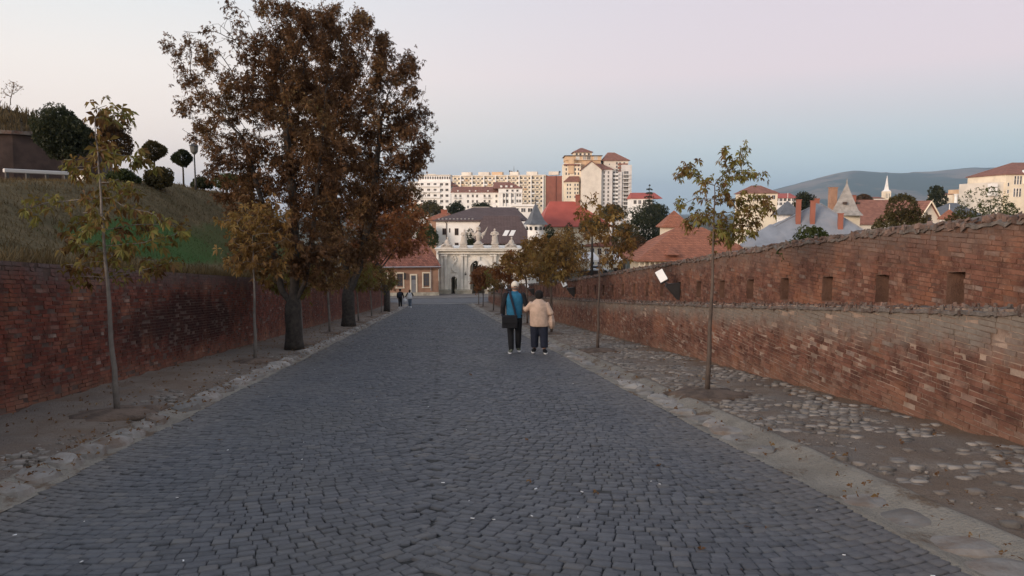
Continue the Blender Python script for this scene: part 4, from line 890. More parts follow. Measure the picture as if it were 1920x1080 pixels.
b.part(MB().tube([(b.X(873.5),-0.3,b.Z(510)), (b.X(873.5),-0.9,b.Z(509)), (b.X(873.5),-0.9,b.Z(512))], 0.03, 6).bev(b.X(872), b.X(875), -1.0, -0.8, b.Z(515), b.Z(512), 0.02), 'wall_lantern', K['metal_dark'])
gate = b
def on_gate(name, label, px, py_top, maker, cat='statue'):
    p = P(px, 470, 100); e = empty(name, (p[0]+0.02, p[1]+0.15, gate.zb+zc+0.36), -PSI, label=label, cat=cat); maker(e, (gate.Z(py_top)-zc-0.36)); return e
def pedestal(e, w, h, d=0.5):
    MB().bev(-w, w, -d, d, 0.003, h*0.35, 0.03).bev(-w*0.8, w*0.8, -d*0.8, d*0.8, h*0.35+0.002, h*0.85, 0.03).bev(-w*0.92, w*0.92, -d*0.9, d*0.9, h*0.85+0.002, h, 0.02).build('pedestal', K['statue'], e)
def standing(e, H, lean=0.0, arm='bent'):
    ph = H*0.22; pedestal(e, 0.55, ph); z = lambda u: ph-0.03+(H-ph)*u
    q = MB(); k = (H-ph)
    q.loft([[(rx*math.cos(2*math.pi*i/14)+lean*u, ry*math.sin(2*math.pi*i/14), z(u)) for i in range(14)] for u, rx, ry in ((0, .20*k, .15*k), (.15, .17*k, .13*k), (.3, .155*k, .12*k), (.45, .15*k, .115*k), (.55, .115*k, .095*k), (.66, .125*k, .10*k), (.76, .15*k, .095*k), (.81, .10*k, .08*k), (.84, .045*k, .045*k))])
    q.ell((lean, -.01*k, z(.915)), (.058*k, .068*k, .085*k)); q.tube([(lean, 0, z(.8)), (lean, 0, z(.9))], .042*k, 8)
    for sg in (-1, 1):
        if arm == 'raise' and sg == 1: q.tube([(lean+.13*k, 0, z(.77)), (lean+.24*k, -.04*k, z(.72)), (lean+.25*k, -.06*k, z(.9))], [.045*k, .04*k, .028*k], 8)
        else: q.tube([(lean+sg*.13*k, 0, z(.77)), (lean+sg*.19*k, -.02*k, z(.62)), (lean+sg*.08*k, -.14*k, z(.55))], [.048*k, .042*k, .03*k], 8)
    for i in range(6): a = -2.6+i*0.42; q.tube([(lean*.3+.16*k*math.cos(a), .12*k*math.sin(a), z(.02)), (lean*.6+.13*k*math.cos(a+.15), .10*k*math.sin(a+.15), z(.5))], [.03*k, .012*k], 6)
    blob(q, 'figure', K['statue'], e, 0.035, 2).scale = (1.3, 1.15, 1.0)
def seated(e, H):
    MB().bev(-0.85, 0.85, -0.5, 0.5, 0.003, H*0.13, 0.03).build('pedestal', K['statue'], e); k = H; q = MB()
    q.ell((-.0*k, 0, .22*k), (.50*k, .28*k, .17*k)); q.tube([(.0*k, 0, .2*k), (.06*k, 0, .5*k), (.04*k, -.02*k, .70*k)], [.2*k, .17*k, .13*k], 12); q.ell((.06*k, -.03*k, .86*k), (.085*k, .09*k, .115*k)); q.tube([(.04*k, 0, .65*k), (.06*k, -.02*k, .82*k)], .06*k, 8)
    q.tube([(.15*k, 0, .62*k), (.25*k, -.05*k, .42*k), (.12*k, -.22*k, .36*k)], [.07*k, .06*k, .04*k], 8); q.tube([(-.08*k, 0, .62*k), (-.2*k, -.05*k, .4*k), (-.34*k, -.15*k, .28*k)], [.07*k, .055*k, .04*k], 8)
    q.tube([(0, -.1*k, .25*k), (-.28*k, -.28*k, .3*k), (-.46*k, -.3*k, .15*k)], [.12*k, .1*k, .05*k], 8); blob(q, 'figure', K['statue'], e, 0.035, 2)
def winged(e, H):
    ph = H*0.2; pedestal(e, 0.75, ph, 0.45); k = H-ph; z = lambda u: ph-.03+k*u; q = MB()
    q.loft([[(r_*math.cos(2*math.pi*i/14), r_*0.8*math.sin(2*math.pi*i/14), z(u)) for i in range(14)] for u, r_ in ((0, .24*k), (.1, .15*k), (.17, .09*k), (.24, .11*k), (.38, .14*k), (.52, .15*k), (.64, .12*k), (.70, .07*k))])
    q.ell((0, -.02*k, z(.80)), (.12*k, .1*k, .07*k)); q.ell((0, -.02*k, z(.92)), (.115*k, .1*k, .085*k)); q.ell((0, 0, z(.86)), (.14*k, .11*k, .025*k))
    for sg in (-1, 1):
        for i in range(6):
            u = i/5; tip = (sg*(.46-.30*(1-u)*0.4)*k, .03*k, z(.98-.42*(1-u))); q.tube([(sg*.1*k, .03*k, z(.45+.1*u)), (sg*(.28+.06*u)*k, .04*k, z(.5+.2*u)), tip], [.05*k, .06*k, .02*k], 7, flat=(1, .6))
        q.tube([(sg*.1*k, 0, z(.5)), (sg*.22*k, -.06*k, z(.42)), (sg*.2*k, -.08*k, z(.3))], [.05*k, .04*k, .03*k], 7)
    blob(q, 'figure', K['statue'], e, 0.035, 2).scale = (1.15, 1.2, 1.0)
on_gate('seated_statue', 'seated stone figure at the corner of the gate cornice', 838, 443, seated)
on_gate('robed_statue', 'leaning robed stone figure with raised arm between seated figure and winged trophy', 869, 429, lambda e, H: standing(e, H, 0.12, 'raise'))
on_gate('winged_trophy', 'stone trophy with two raised wings over the main arch', 897, 424, winged)
on_gate('draped_statue', 'upright draped stone figure on the gate, before the brown roof', 928, 428, lambda e, H: standing(e, H, -0.02))
on_gate('corner_statue', 'stone figure on the leaf-hidden far corner of the gate', 958, 443, seated)

# ---- buildings round the gate
b = Bld('white_townhouse', 'white rendered house with brown sheet roof right behind the gate', 850, 128, math.radians(-3))
x0, x1, zt = b.X(818), b.X(905), b.Z(413)
b.part(MB().box(x0, x1, 0, 13, -1, zt), 'wall', K['white'])
rf = b.part(MB().hip(x0-0.5, b.X(985), -0.6, 15, zt, b.Z(388), b.X(880), b.X(962), 8), 'roof', K['tile_brown'])
for q in range(10): b.part(MB().box(b.X(822+q*7), b.X(822+q*7)+0.28, -0.1, 0.05, zt+0.15, zt+0.33), 'snow_guard', K['metal_grey'], rf)
for a, c_, y0_, y1_ in ((830, 837, 428, 440), (853, 860, 428, 441), (842.5, 844.5, 428, 436), (830, 837, 455, 468), (853, 860, 455, 468)): b.winpx(a, c_, y0_, y1_, 0, 'two', fm=K['frame_brown'])
b.part(MB().tube([(b.X(834),-0.5,zt-0.1), (b.X(837.5),-0.12,zt-0.5), (b.X(837.5),-0.12,b.Z(448))], 0.06, 8), 'downpipe', K['frame_brown'])
b = Bld('brown_roof_house', 'long low house under a big brown roof with two skylights', 940, 122, 0)
x0, x1, zt = b.X(882), b.X(1002), b.Z(455)
b.part(MB().box(x0+0.8, x1-0.8, 0.8, 11, -1, zt), 'wall', K['white'])
rf = b.part(MB().hip(x0, x1, -0.4, 12, zt, b.Z(405), b.X(905), b.X(972), 5), 'roof', K['tile_brown'])
for q in np.linspace(x0+1.2, x1-1.2, 16): b.part(MB().box(q-0.09, q+0.09, -0.1, 0.797, zt-0.85, zt-0.2).tube([(q,-0.1,zt-0.3),(q,0.75,zt-1.0)], 0.06, 5), 'eave_bracket', K['timber'], rf)
sl = (b.Z(405)-zt)/5.4
for a in (942, 954):
    xa = b.X(a); y_a, y_b = 0.95, 2.0; q = MB(); h0, h1 = zt+sl*(y_a+0.4)+0.06, zt+sl*(y_b+0.4)+0.06
    q.loft([[(xa, y_a, h0), (xa+0.72, y_a, h0), (xa+0.72, y_a+0.05, h0-0.25), (xa, y_a+0.05, h0-0.25)], [(xa+0.45, y_b, h1), (xa+1.17, y_b, h1), (xa+1.17, y_b+0.05, h1-0.25), (xa+0.45, y_b+0.05, h1-0.25)]]); b.part(q, 'skylight', K['frame_white'], rf)
b = Bld('pointed_turret', 'small white turret under a pointed grey slate spire', 1004, 118, cat='turret')
zt = b.Z(421); q = MB(); n = 8
b.part(MB().lathe([(1.25, -1), (1.25, zt-0.6), (1.5, zt)], 16), 'wall', K['white'], smooth=False)
for k in range(5): a = math.pi*(1.1+0.2*k); q = MB().bev(1.35*math.cos(a)-0.2, 1.35*math.cos(a)+0.2, 1.35*math.sin(a)-0.1, 1.35*math.sin(a)+0.06, b.Z(431), b.Z(424.5), 0.02); b.part(q, 'window', K['glass'])
q = MB().loft([[(r_*math.cos(math.pi/4+2*math.pi*k/4+0.35), r_*math.sin(math.pi/4+2*math.pi*k/4+0.35), z_) for k in range(4)] for r_, z_ in ((2.15, zt), (2.12, zt+0.08), (1.45, b.Z(412)), (0.9, b.Z(400)), (0.04, b.Z(381)))]); rf = b.part(q, 'roof', K['slate'])
b.part(MB().tube([(0,0,b.Z(383)), (0,0,b.Z(368))], [0.07, 0.025], 6).ell((0,0,b.Z(376)), (0.13, 0.13, 0.13), 8, 6), 'finial', K['metal_dark'], rf)
b = Bld('red_roof_house', 'house with large smooth bright red hipped roof behind the turret', 1070, 165, math.radians(4))
zt = b.Z(424); x0, x1 = b.X(1012), b.X(1150); b.part(MB().box(x0+0.8, x1-0.8, 0.8, 13, -1, zt), 'wall', K['cream'])
rf = b.part(MB().hip(x0, x1, 0, 14, zt, b.Z(377), b.X(1036), b.X(1083), 5.5), 'roof', K['sheet_red']); b.chimney(b.X(1089), 5, b.Z(392), b.Z(365), 0.9, K['redwall'], rf); b.grid(x0+1, x1-1, 0.5, zt, 6, 1, 1.1, 1.4, 0.8)
b = Bld('flat_white_hall', 'plain white flat roofed block between brown roof and turret', 975, 150)
b.part(MB().box(b.X(935), b.X(1004), 0, 10, -1, b.Z(387)), 'wall', K['white']); b.part(MB().box(b.X(958), b.X(1006), -0.3, 10.3, b.Z(386.8), b.Z(383)), 'parapet', K['white']); b.part(MB().box(b.X(918), b.X(959), -1.2, -0.003, -1, b.Z(400)), 'side_wing', K['white'])
b.grid(b.X(962), b.X(1000), b.Z(400), b.Z(388), 3, 1, 1.0, 0.9)
b = Bld('white_shed', 'low white flat block with a chimney stub behind the brown townhouse roof', 900, 180)
b.part(MB().box(b.X(884), b.X(916), 0, 6, -1, b.Z(389)), 'wall', K['white']); b.part(MB().box(b.X(884)-0.2, b.X(916)+0.2, -0.2, 6.2, b.Z(388.8), b.Z(388)), 'roof', K['pale']); b.chimney(b.X(927), 2, -1, b.Z(381), 0.8, K['white'])
b = Bld('orange_roof_cottage', 'small house with steep orange roof and twin chimneys behind the white townhouse', 833, 150)
zt = b.Z(411); b.part(MB().box(b.X(800), b.X(850), 0, 7, -1, zt), 'wall', K['terracotta']); rf = b.part(MB().hip(b.X(797), b.X(853), -0.4, 7.4, zt, b.Z(398), b.X(828), b.X(838), 3.5), 'roof', K['tile_orange'])
for a in (828, 834): b.chimney(b.X(a), 3, b.Z(404), b.Z(394), 0.6, K['redwall'], rf)
b.win(b.X(805), zt-2.2, 1.0, 1.3, 0, 'F', 'two')

# ---- houses over the loophole wall
b = Bld('pavilion_house', 'pavilion with broad orange tile roof and timber gallery just beyond the loophole wall', 1318, 108, math.radians(3))
x0, x1, zt = b.X(1193), b.X(1450), b.Z(488)
b.part(MB().box(x0+1.6, x1-1.6, 1.6, 12, -1, zt), 'wall', K['cream'])
rf = b.part(MB().hip(x0, x1, 0, 14, zt, b.Z(428), b.X(1290), b.X(1345), 7, 0.2).hip(b.X(1250), b.X(1275), -0.2, 4.0, b.Z(477), b.Z(463), b.X(1262), b.X(1263), 2.2, 0.1), 'roof', K['tile_orange'])
for q in np.linspace(x0+0.5, x1-0.5, 26): b.part(MB().box(q-0.09, q+0.09, 0.4, 0.58, zt-1.6, zt-0.21), 'gallery_post', K['cream'])
b.part(MB().box(x0+0.3, x1-0.3, 0.35, 0.62, zt-1.75, zt-1.603).box(x0+0.3, x1-0.3, 0.42, 0.56, zt-0.9, zt-0.82), 'gallery_rail', K['cream']); b.part(MB().box(x0+0.3, x1-0.3, 0.6, 1.2, -1, zt-1.753), 'gallery_base', K['white'])
b = Bld('belvedere', 'little steep orange roofed tower showing left of the pavilion roof behind leaves', 1262, 125, cat='turret')
zt = b.Z(424); b.part(MB().box(-1.9, 1.9, -1.9, 1.9, -1, zt), 'wall', K['cream']); b.part(MB().hip(-2.5, 2.5, -2.5, 2.5, zt, b.Z(395), -0.1, 0.1), 'roof', K['tile_orange']); b.grid(-1.7, 1.7, zt-2.4, zt-0.3, 2, 1, 0.8, 1.2, -1.9)
b = Bld('grey_roof_house', 'house with blue-grey sheet metal hipped roof and slim brick chimneys', 1530, 118, math.radians(-14))
x0, x1, zt = b.X(1412), b.X(1640), b.Z(452)
b.part(MB().box(x0+0.7, x1-0.7, 0.7, 13, -1, zt), 'wall', K['pale']); rf = b.part(MB().hip(x0, x1, 0, 14, zt, b.Z(381), b.X(1538), b.X(1544), 6, 0.2), 'roof', K['sheet_grey'])
b.part(MB().tube([(b.X(1544),6,b.Z(380.5)), (x1,0,zt+0.03)], 0.09, 6).tube([(b.X(1538),6,b.Z(380.5)), (x0,0,zt+0.03)], 0.09, 6), 'hip_ridge', K['metal_grey'], rf)
for px, pt, pb, yy in ((1501, 375, 412, 3.0), (1526, 377, 414, 3.0), (1573, 401, 436, 2.2), (1540, 372, 392, 7.5)): b.chimney(b.X(px), yy, b.Z(pb+10), b.Z(pt), 0.75, K['redwall'], rf)
b.grid(x0+1, x1-1, 0.3, zt, 7, 1, 1.0, 1.5, 0.7)
b = Bld('grey_annex', 'lower grey roofed annex in front of the metal roofed house', 1435, 104, math.radians(-14))
zt = b.Z(462); b.part(MB().box(b.X(1400), b.X(1478), 0.5, 7, -1, zt), 'wall', K['pale']); b.part(MB().hip(b.X(1395), b.X(1485), 0, 7.5, zt, b.Z(421), b.X(1445), b.X(1450), 3.5), 'roof', K['sheet_grey']); b.grid(b.X(1405), b.X(1475), 0.2, zt, 3, 1, 0.9, 1.3, 0.5)
b = Bld('steep_spire', 'steep silvery shingled spire with needle tip over the grey roof', 1582, 142, cat='turret')
zt = b.Z(404); b.part(MB().box(-1.9, 1.9, -1.9, 1.9, -1, zt), 'wall', K['cream'])
q = MB().loft([[(r_*math.cos(math.pi/4+2*math.pi*k/4-0.45), r_*math.sin(math.pi/4+2*math.pi*k/4-0.45), z_) for k in range(4)] for r_, z_ in ((4.3, zt), (4.2, zt+0.1), (3.1, b.Z(394)), (2.2, b.Z(380)), (1.1, b.Z(362)), (0.22, b.Z(346)), (0.03, b.Z(334)))]); rf = b.part(q, 'roof', K['shingle'])
for dx in (-1.0, 1.45): b.part(MB().bev(dx-0.22, dx+0.22, -2.25, -1.2, b.Z(383.5), b.Z(379), 0.05), 'dormer', K['timber'], rf)
b.chimney(b.X(1565), 2.0, b.Z(400), b.Z(352), 1.25, K['terracotta'], rf)
b = Bld('small_grey_turret', 'small grey pyramid roofed turret left of the brick chimneys', 1473, 128, cat='turret')
zt = b.Z(401); b.part(MB().box(-1.2, 1.2, -1.2, 1.2, -1, zt), 'wall', K['white']); rf = b.part(MB().hip(-1.9, 1.9, -1.9, 1.9, zt, b.Z(377), -0.05, 0.05), 'roof', K['slate']); b.part(MB().tube([(0,0,b.Z(378)), (0,0,b.Z(362))], 0.04, 5), 'finial', K['frame_white'], rf); b.win(0, zt-1.5, 0.7, 1.0, -1.2, 'F', 'two')
b = Bld('old_tiled_barn', 'long barn with faded red tile roof behind the spire', 1640, 190)
zt = b.Z(420); b.part(MB().box(b.X(1598), b.X(1735), 0.6, 11, -1, zt), 'wall', K['pale']); rf = b.part(MB().hip(b.X(1592), b.X(1740), 0, 12, zt, b.Z(374), b.X(1606), b.X(1725), 6), 'roof', K['tile_far']); b.chimney(b.X(1612), 5, b.Z(380), b.Z(366), 1.0, K['redwall'], rf); b.grid(b.X(1600), b.X(1730), 0, zt, 7, 1, 1.1, 1.4, 0.6)
b = Bld('gabled_house', 'house with pale boarded gable end facing the wall', 1737, 120, math.radians(8))
zt = b.Z(412); hw = b.X(1759)-b.X(1737); zr = b.Z(379)
q = MB().box(-hw, hw, 0, 9, -1, zt); q.add([(-hw,0,zt),(hw,0,zt),(0,0,zr),(-hw,9,zt),(hw,9,zt),(0,9,zr)], [(0,1,2),(5,4,3)]); b.part(q, 'wall', K['pale'])
rq = MB()
for sg in (-1, 1): rq.loft([[(sg*(hw+0.25), -0.5, zt-0.35), (0, -0.5, zr+0.03), (0, -0.5, zr+0.25), (sg*(hw+0.25), -0.5, zt-0.12)], [(sg*(hw+0.25), 9.3, zt-0.35), (0, 9.3, zr+0.03), (0, 9.3, zr+0.25), (sg*(hw+0.25), 9.3, zt-0.12)]])
b.part(rq, 'roof', K['tile_far']); b.win(0, zt-0.3, 0.9, 1.1, 0, 'F', 'cross', fm=K['frame_brown'])
for sg in (-1, 1): b.part(MB().tube([(sg*(hw+0.2), -0.56, zt-0.2), (0, -0.56, zr+0.12)], 0.12, 4), 'bargeboard', K['cream'])
b = Bld('red_cone_pavilion', 'tiny pavilion with bright red pyramid roof and white finial', 1775, 95, cat='pavilion')
zt = b.Z(410); b.part(MB().box(-0.75, 0.75, -0.75, 0.75, -1, zt), 'wall', K['white']); rf = b.part(MB().hip(-0.95, 0.95, -0.95, 0.95, zt, b.Z(392), -0.03, 0.03, th=0.1), 'roof', K['tile_orange']); b.part(MB().tube([(0,0,b.Z(393)), (0,0,b.Z(383))], [0.07, 0.04], 6), 'finial', K['white'], rf)
b = Bld('dark_roof_house', 'house with dark grey roof beside the tiny red pavilion', 1795, 150)
zt = b.Z(404); b.part(MB().box(b.X(1772), b.X(1838), 0.5, 9, -1, zt), 'wall', K['pale']); b.part(MB().hip(b.X(1768), b.X(1842), 0, 9.5, zt, b.Z(380), b.X(1800), b.X(1815), 5), 'roof', K['slate']); b.grid(b.X(1775), b.X(1835), 0, zt, 3, 1, 1.0, 1.3, 0.5)
b = Bld('cream_palace', 'cream building with tall columns and a slim grey corner spire', 1810, 240)
zt = b.Z(364); b.part(MB().box(b.X(1779), b.X(1850), 0, 14, -1, zt), 'wall', K['cream']); rf = b.part(MB().hip(b.X(1778), b.X(1852), -0.4, 14.4, zt, b.Z(361), b.X(1795), b.X(1840), 7), 'roof', K['tile_far'])
for px in (1783, 1791, 1799, 1806): b.part(MB().lathe([(0.75, -1), (0.55, 0.5), (0.48, zt-0.8), (0.8, zt-0.003)], 10, (b.X(px), -0.9)), 'column', K['white'])
b.part(MB().box(b.X(1781), b.X(1802), -1.6, 3.0, zt+0.003, b.Z(356)), 'attic', K['ochre'], rf)
b.part(MB().loft([[(b.X(1837)+r_*math.cos(2*math.pi*k/8), 1.5+r_*math.sin(2*math.pi*k/8), z_) for k in range(8)] for r_, z_ in ((1.55, b.Z(371)), (1.2, b.Z(365)), (0.5, b.Z(352)), (0.08, b.Z(341)), (0.04, b.Z(333)))]), 'spire', K['metal_grey'], rf)
b.part(MB().lathe([(1.4, -1), (1.4, b.Z(371)-0.01)], 12, (b.X(1837), 1.2)), 'corner_tower', K['white'])
b.grid(b.X(1808), b.X(1832), zt-6, zt-0.5, 3, 1, 1.0, 2.0, 0)
b = Bld('arched_cream_block', 'cream apartment building with curved gable at the edge of the picture', 1900, 190, 0.0)
zt, x0, x1 = b.Z(327), b.X(1877), b.X(1990)
b.part(MB().box(x0, x1, 0, 16, -1, zt), 'wall', K['cream']); b.part(MB().box(b.X(1852), x0-0.003, 0.5, 14, -1, b.Z(342)), 'side_wing', K['pale'])
rf = b.part(MB().hip(x0-0.4, x1+0.4, -0.4, 16.4, zt, b.Z(302), b.X(1925), b.X(1960), 8), 'roof', K['tile_far'])
q = MB(); xg = b.X(1921); rg = b.X(1921)-b.X(1910); arch_ring(q, xg, rg-0.5, zt-0.4, -0.6, 3, 0.55, zt-2.5); b.part(q, 'curved_gable', K['white'], rf)
for xa, xb, ya, yb, cols in ((1891, 1907, 330, 347, 3), (1891, 1907, 353, 370, 3), (1913, 1929, 333, 352, 2), (1913, 1929, 355, 372, 2), (1935, 1980, 330, 347, 4), (1935, 1980, 353, 370, 4)):
    w_ = (b.X(xb)-b.X(xa))/cols; b.grid(b.X(xa), b.X(xb), b.Z(yb), b.Z(ya), cols, 1, w_*0.72, (b.Z(ya)-b.Z(yb))*0.95, 0, 'F', 'cross')
for py in (350, 358, 366): b.balcony(b.X(1846), b.X(1860), b.Z(py), 0.5, 1.0, 0.7, K['white'])
for py in (343, 356): b.winpx(1880, 1883.5, py, py+7, 0, 'one')
b = Bld('far_church', 'distant church with slim white needle steeple before the hills', 1659, 520, cat='church')
s_ = b.s; zt = b.Z(359); b.part(MB().box(-6*s_, 6*s_, 0, 12*s_, -1, zt), 'tower', K['cream']); rf = b.part(MB().loft([[(r_*math.cos(math.pi/4+2*math.pi*k/4), 6*s_+r_*math.sin(math.pi/4+2*math.pi*k/4), z_) for k in range(4)] for r_, z_ in ((8.2*s_, zt), (4.2*s_, zt+1.2), (2.4*s_, b.Z(345)), (0.1*s_, b.Z(329)))]), 'steeple', K['white'])
b.part(MB().box(-40*s_, -6*s_-0.01, 0, 14*s_, -1, b.Z(372)), 'nave', K['white']); b.part(MB().hip(-41*s_, -6*s_-0.02, -1, 15*s_, b.Z(372), b.Z(369)), 'nave_roof', K['tile_far'])
for dx in (-3, 0, 3): b.win(dx*s_, b.Z(372), 1.5*s_, 9*s_, 0, 'F', 'one', gm=K['glass'])
b = Bld('red_far_house', 'white house with red roof right of the apartment tower', 1200, 330)
zt = b.Z(372); b.part(MB().box(b.X(1183), b.X(1222), 0.5, 12, -1, zt), 'wall', K['white']); b.part(MB().hip(b.X(1181), b.X(1240), 0, 12.5, zt, b.Z(361), b.X(1184), b.X(1230), 6), 'roof', K['sheet_red']); b.grid(b.X(1185), b.X(1220), b.Z(386), zt, 4, 1, 1.4, 1.8, 0.5)
b = Bld('distant_white_block', 'low white block with red roof behind the half bare sapling', 1470, 330)
zt = b.Z(371); b.part(MB().box(b.X(1425), b.X(1490), 0.5, 14, -1, zt), 'wall', K['white']); b.part(MB().hip(b.X(1422), b.X(1493), 0, 14.5, zt, b.Z(362), b.X(1435), b.X(1488), 7), 'roof', K['sheet_red']); b.grid(b.X(1427), b.X(1488), b.Z(386), zt, 8, 2, 1.4, 1.4, 0.5)
b = Bld('hipped_far_house', 'brown hipped roof house left of the hills, behind the half bare sapling', 1440, 260)
zt = b.Z(362); b.part(MB().box(b.X(1395), b.X(1455), 0.5, 12, -1, zt), 'wall', K['cream']); b.part(MB().hip(b.X(1392), b.X(1458), 0, 12.5, zt, b.Z(347), b.X(1415), b.X(1432), 6), 'roof', K['tile_far']); b.grid(b.X(1398), b.X(1452), b.Z(378), zt, 6, 1, 1.2, 1.5, 0.5)

# ---- the apartment blocks of the new town
rr_ = random.Random(5)
b = Bld('stepped_white_block', 'white stepped apartment block with ribbon balconies, left of the low roofs', 806, 420)
s_ = b.s; x0, x1 = b.X(768), b.X(846)
b.part(MB().box(x0, x1, 0, 16, -1, b.Z(341)), 'wall', K['white']); b.part(MB().box(b.X(785), b.X(845), 2, 15, b.Z(341)+0.003, b.Z(329)), 'attic_storey', K['white']); b.part(MB().box(b.X(783), b.X(846), 1.4, 15.6, b.Z(328.9), b.Z(328)), 'roof', K['pale'])
b.part(MB().box(b.X(800), b.X(816), 5, 10, b.Z(328)+0.003, b.Z(326)), 'lift_house', K['pale'])
for py in (343, 353.5, 364, 374.5, 385): 
    for px in (772, 782, 793, 805, 817, 829, 839): b.win(b.X(px), b.Z(py+5.5), 1.75, 1.5, 0, 'F', 'two')
    b.balcony(b.X(790), b.X(826), b.Z(py+7.2), 0, 0.9, 0.75, K['white'])
for px in np.arange(790, 845, 4.5): b.win(b.X(px), b.Z(336.5), 0.95, 1.6, 2, 'F', 'one')
b.part(MB().hip(b.X(836), b.X(858), 0.5, 14, b.Z(348), b.Z(336), b.X(838), b.X(840)), 'side_roof', K['tile_far'])
b = Bld('low_white_terrace', 'long low white apartment terrace with plain brown roof', 890, 395)
x0, x1, zt = b.X(847), b.X(936), b.Z(361)
b.part(MB().box(x0, x1, 0, 12, -1, zt), 'wall', K['white']); rf = b.part(MB().hip(x0-0.4, x1, -0.6, 12.6, zt, b.Z(349.5), x0+0.5, b.X(932), 6), 'roof', K['tile_far']); b.part(MB().box(x0-0.3, x1, -0.45, -0.003, zt-0.7, zt-0.19), 'cornice', K['white'])
for py in (365.5, 375.5, 386):
    for px in (855, 864, 878, 887, 895, 909, 918, 931): b.win(b.X(px), b.Z(py+5), 1.15, 1.55, 0, 'F', 'two')
for py in (372, 382): 
    for px in (855, 864, 910, 918): b.balcony(b.X(px-2.6), b.X(px+2.6), b.Z(py), 0, 0.9, 0.9, K['metal_grey'], True)
for px in (858, 880, 891, 914): b.part(MB().box(b.X(px), b.X(px)+0.7, 0.4, 1.4, zt+0.4, zt+1.1), 'roof_window', K['frame_white'], rf)
b = Bld('mansard_white_block', 'white corner block with brown mansard roof and small dormers', 952, 385)
x0, x1, zt = b.X(935), b.X(979), b.Z(353)
b.part(MB().box(x0, x1, 0, 14, -1, zt), 'wall', K['white']); rf = b.part(MB().hip(x0-3, x1, -0.5, 14.5, zt, b.Z(341), b.X(926), b.X(957), 6), 'roof', K['tile_far'])
for px in (940, 949.5, 959): b.part(MB().bev(b.X(px)-0.55, b.X(px)+0.55, 0.3, 2.2, zt+0.3, zt+1.35, 0.04), 'dormer', K['frame_white'], rf)
for px in (951, 961, 970): b.win(b.X(px), b.Z(360), 1.2, 1.2, 0, 'F', 'one')
for py in (364, 375):
    for px in (945, 951, 961): b.win(b.X(px), b.Z(py+6), 1.3, 1.9, 0, 'F', 'two')
    for px in (970, 975): b.win(b.X(px), b.Z(py+5), 1.1, 1.6, 0, 'F', 'two')
for px in (942.5, 948, 957.5, 964.5): b.part(MB().box(b.X(px)-0.16, b.X(px)+0.16, -0.5, -0.003, -1, b.Z(362)), 'pier', K['white'])
b.part(MB().box(x0, x1, -0.6, -0.503, b.Z(362), b.Z(360.5)), 'cornice', K['white'])
b = Bld('long_cream_block', 'very long cream apartment block with rows of loggias and a brick-red end wall', 940, 500, math.radians(-9))
x0, x1, zt = b.X(835), b.X(1022), b.Z(331)
b.part(MB().box(x0, x1, 0, 14, -1, zt), 'wall', K['cream']); rf = b.part(MB().box(x0-0.5, x1+0.2, -0.8, 14.8, zt+0.003, zt+0.75), 'roof', K['pale'])
b.part(MB().box(x1+0.003, b.X(1055), 0.4, 14, -1, zt-0.1), 'end_wall', K['redwall']); b.part(MB().tube([(b.X(1040),0.1,0), (b.X(1040),0.1,zt)], 0.35, 6), 'flue', K['redwall'])
for px, w_, mt in ((872, 9, 'pale'), (905, 10, 'pale'), (930, 10, 'ochre'), (962, 8, 'pale'), (995, 10, 'pale'), (1035, 9, 'pale')): b.part(MB().box(b.X(px-w_), b.X(px+w_), 4, 10, zt+0.753, zt+3.0), 'lift_house', K[mt], rf)
mast = b.part(MB().tube([(b.X(961),6,zt+3), (b.X(961),6,b.Z(311))], [0.22, 0.06], 6), 'antenna_mast', K['metal_dark'], rf)
for px, hh in ((953, 320), (957, 321), (968, 320), (1046, 322), (1041, 323)): b.part(MB().tube([(b.X(px),6,zt+0.8), (b.X(px),6,b.Z(hh))], 0.16, 5).ell((b.X(px),6,b.Z(hh+1)), (0.6,0.3,0.6), 8, 5), 'antenna', K['metal_dark'], rf)
fl = (b.Z(331)-b.Z(390))/7
for i in range(7):
    zf = b.Z(390)+fl*i
    for j, px in enumerate(np.arange(846, 1020, 7.3)):
        lg = j % 3 != 2
        b.win(b.X(px), zf+0.75, 1.7 if lg else 1.3, 1.45, 0, 'F', 'two' if lg else 'one', gm=None)
        if lg and 1: b.balcony(b.X(px-3.2), b.X(px+3.2), zf+0.1, 0, 1.0, 0.85, K[('white', 'cream', 'pale', 'ochre')[rr_.choice((0, 1, 1, 2, 2, 3))]])
for px in np.arange(842.3, 1023, 21.9): b.part(MB().box(b.X(px)-0.35, b.X(px)+0.35, -1.3, -0.003, -1, zt-0.003), 'pier', K['white'])

b = Bld('twin_apartment_tower', 'tall cream apartment tower with stacked terraces and hipped brown roofs', 1120, 400)
Z, X = b.Z, b.X
b.part(MB().box(X(1058), X(1090), 6, 22, -1, Z(306)), 'left_shaft', K['cream']); b.part(MB().box(X(1062), X(1128), 9, 24, -1, Z(300)), 'upper_shaft', K['ochre'])
b.part(MB().box(X(1061), X(1129), 8.2, 24.5, Z(299.8), Z(292)), 'terrace_storey', K['ochre']); b.part(MB().box(X(1059), X(1131), 7.5, 25, Z(291.9), Z(290.5)), 'terrace_roof', K['timber'])
b.part(MB().box(X(1078), X(1112), 11, 23, Z(290.4), Z(283.5)), 'penthouse', K['cream']); b.part(MB().hip(X(1075), X(1114), 10, 24, Z(283.5), Z(274), X(1092), X(1096), 17), 'penthouse_roof', K['tile_far'])
b.part(MB().box(X(1057), X(1087), 5, 6.0-0.003, Z(310), Z(307.5)), 'canopy', K['tile_far'])
b.part(MB().box(X(1060), X(1085), 3, 8, -1, Z(340.5)), 'lower_wing', K['cream']); b.part(MB().hip(X(1057), X(1087), 2.4, 9, Z(340.5), Z(330), X(1068), X(1086), 6), 'lower_wing_roof', K['tile_far'])
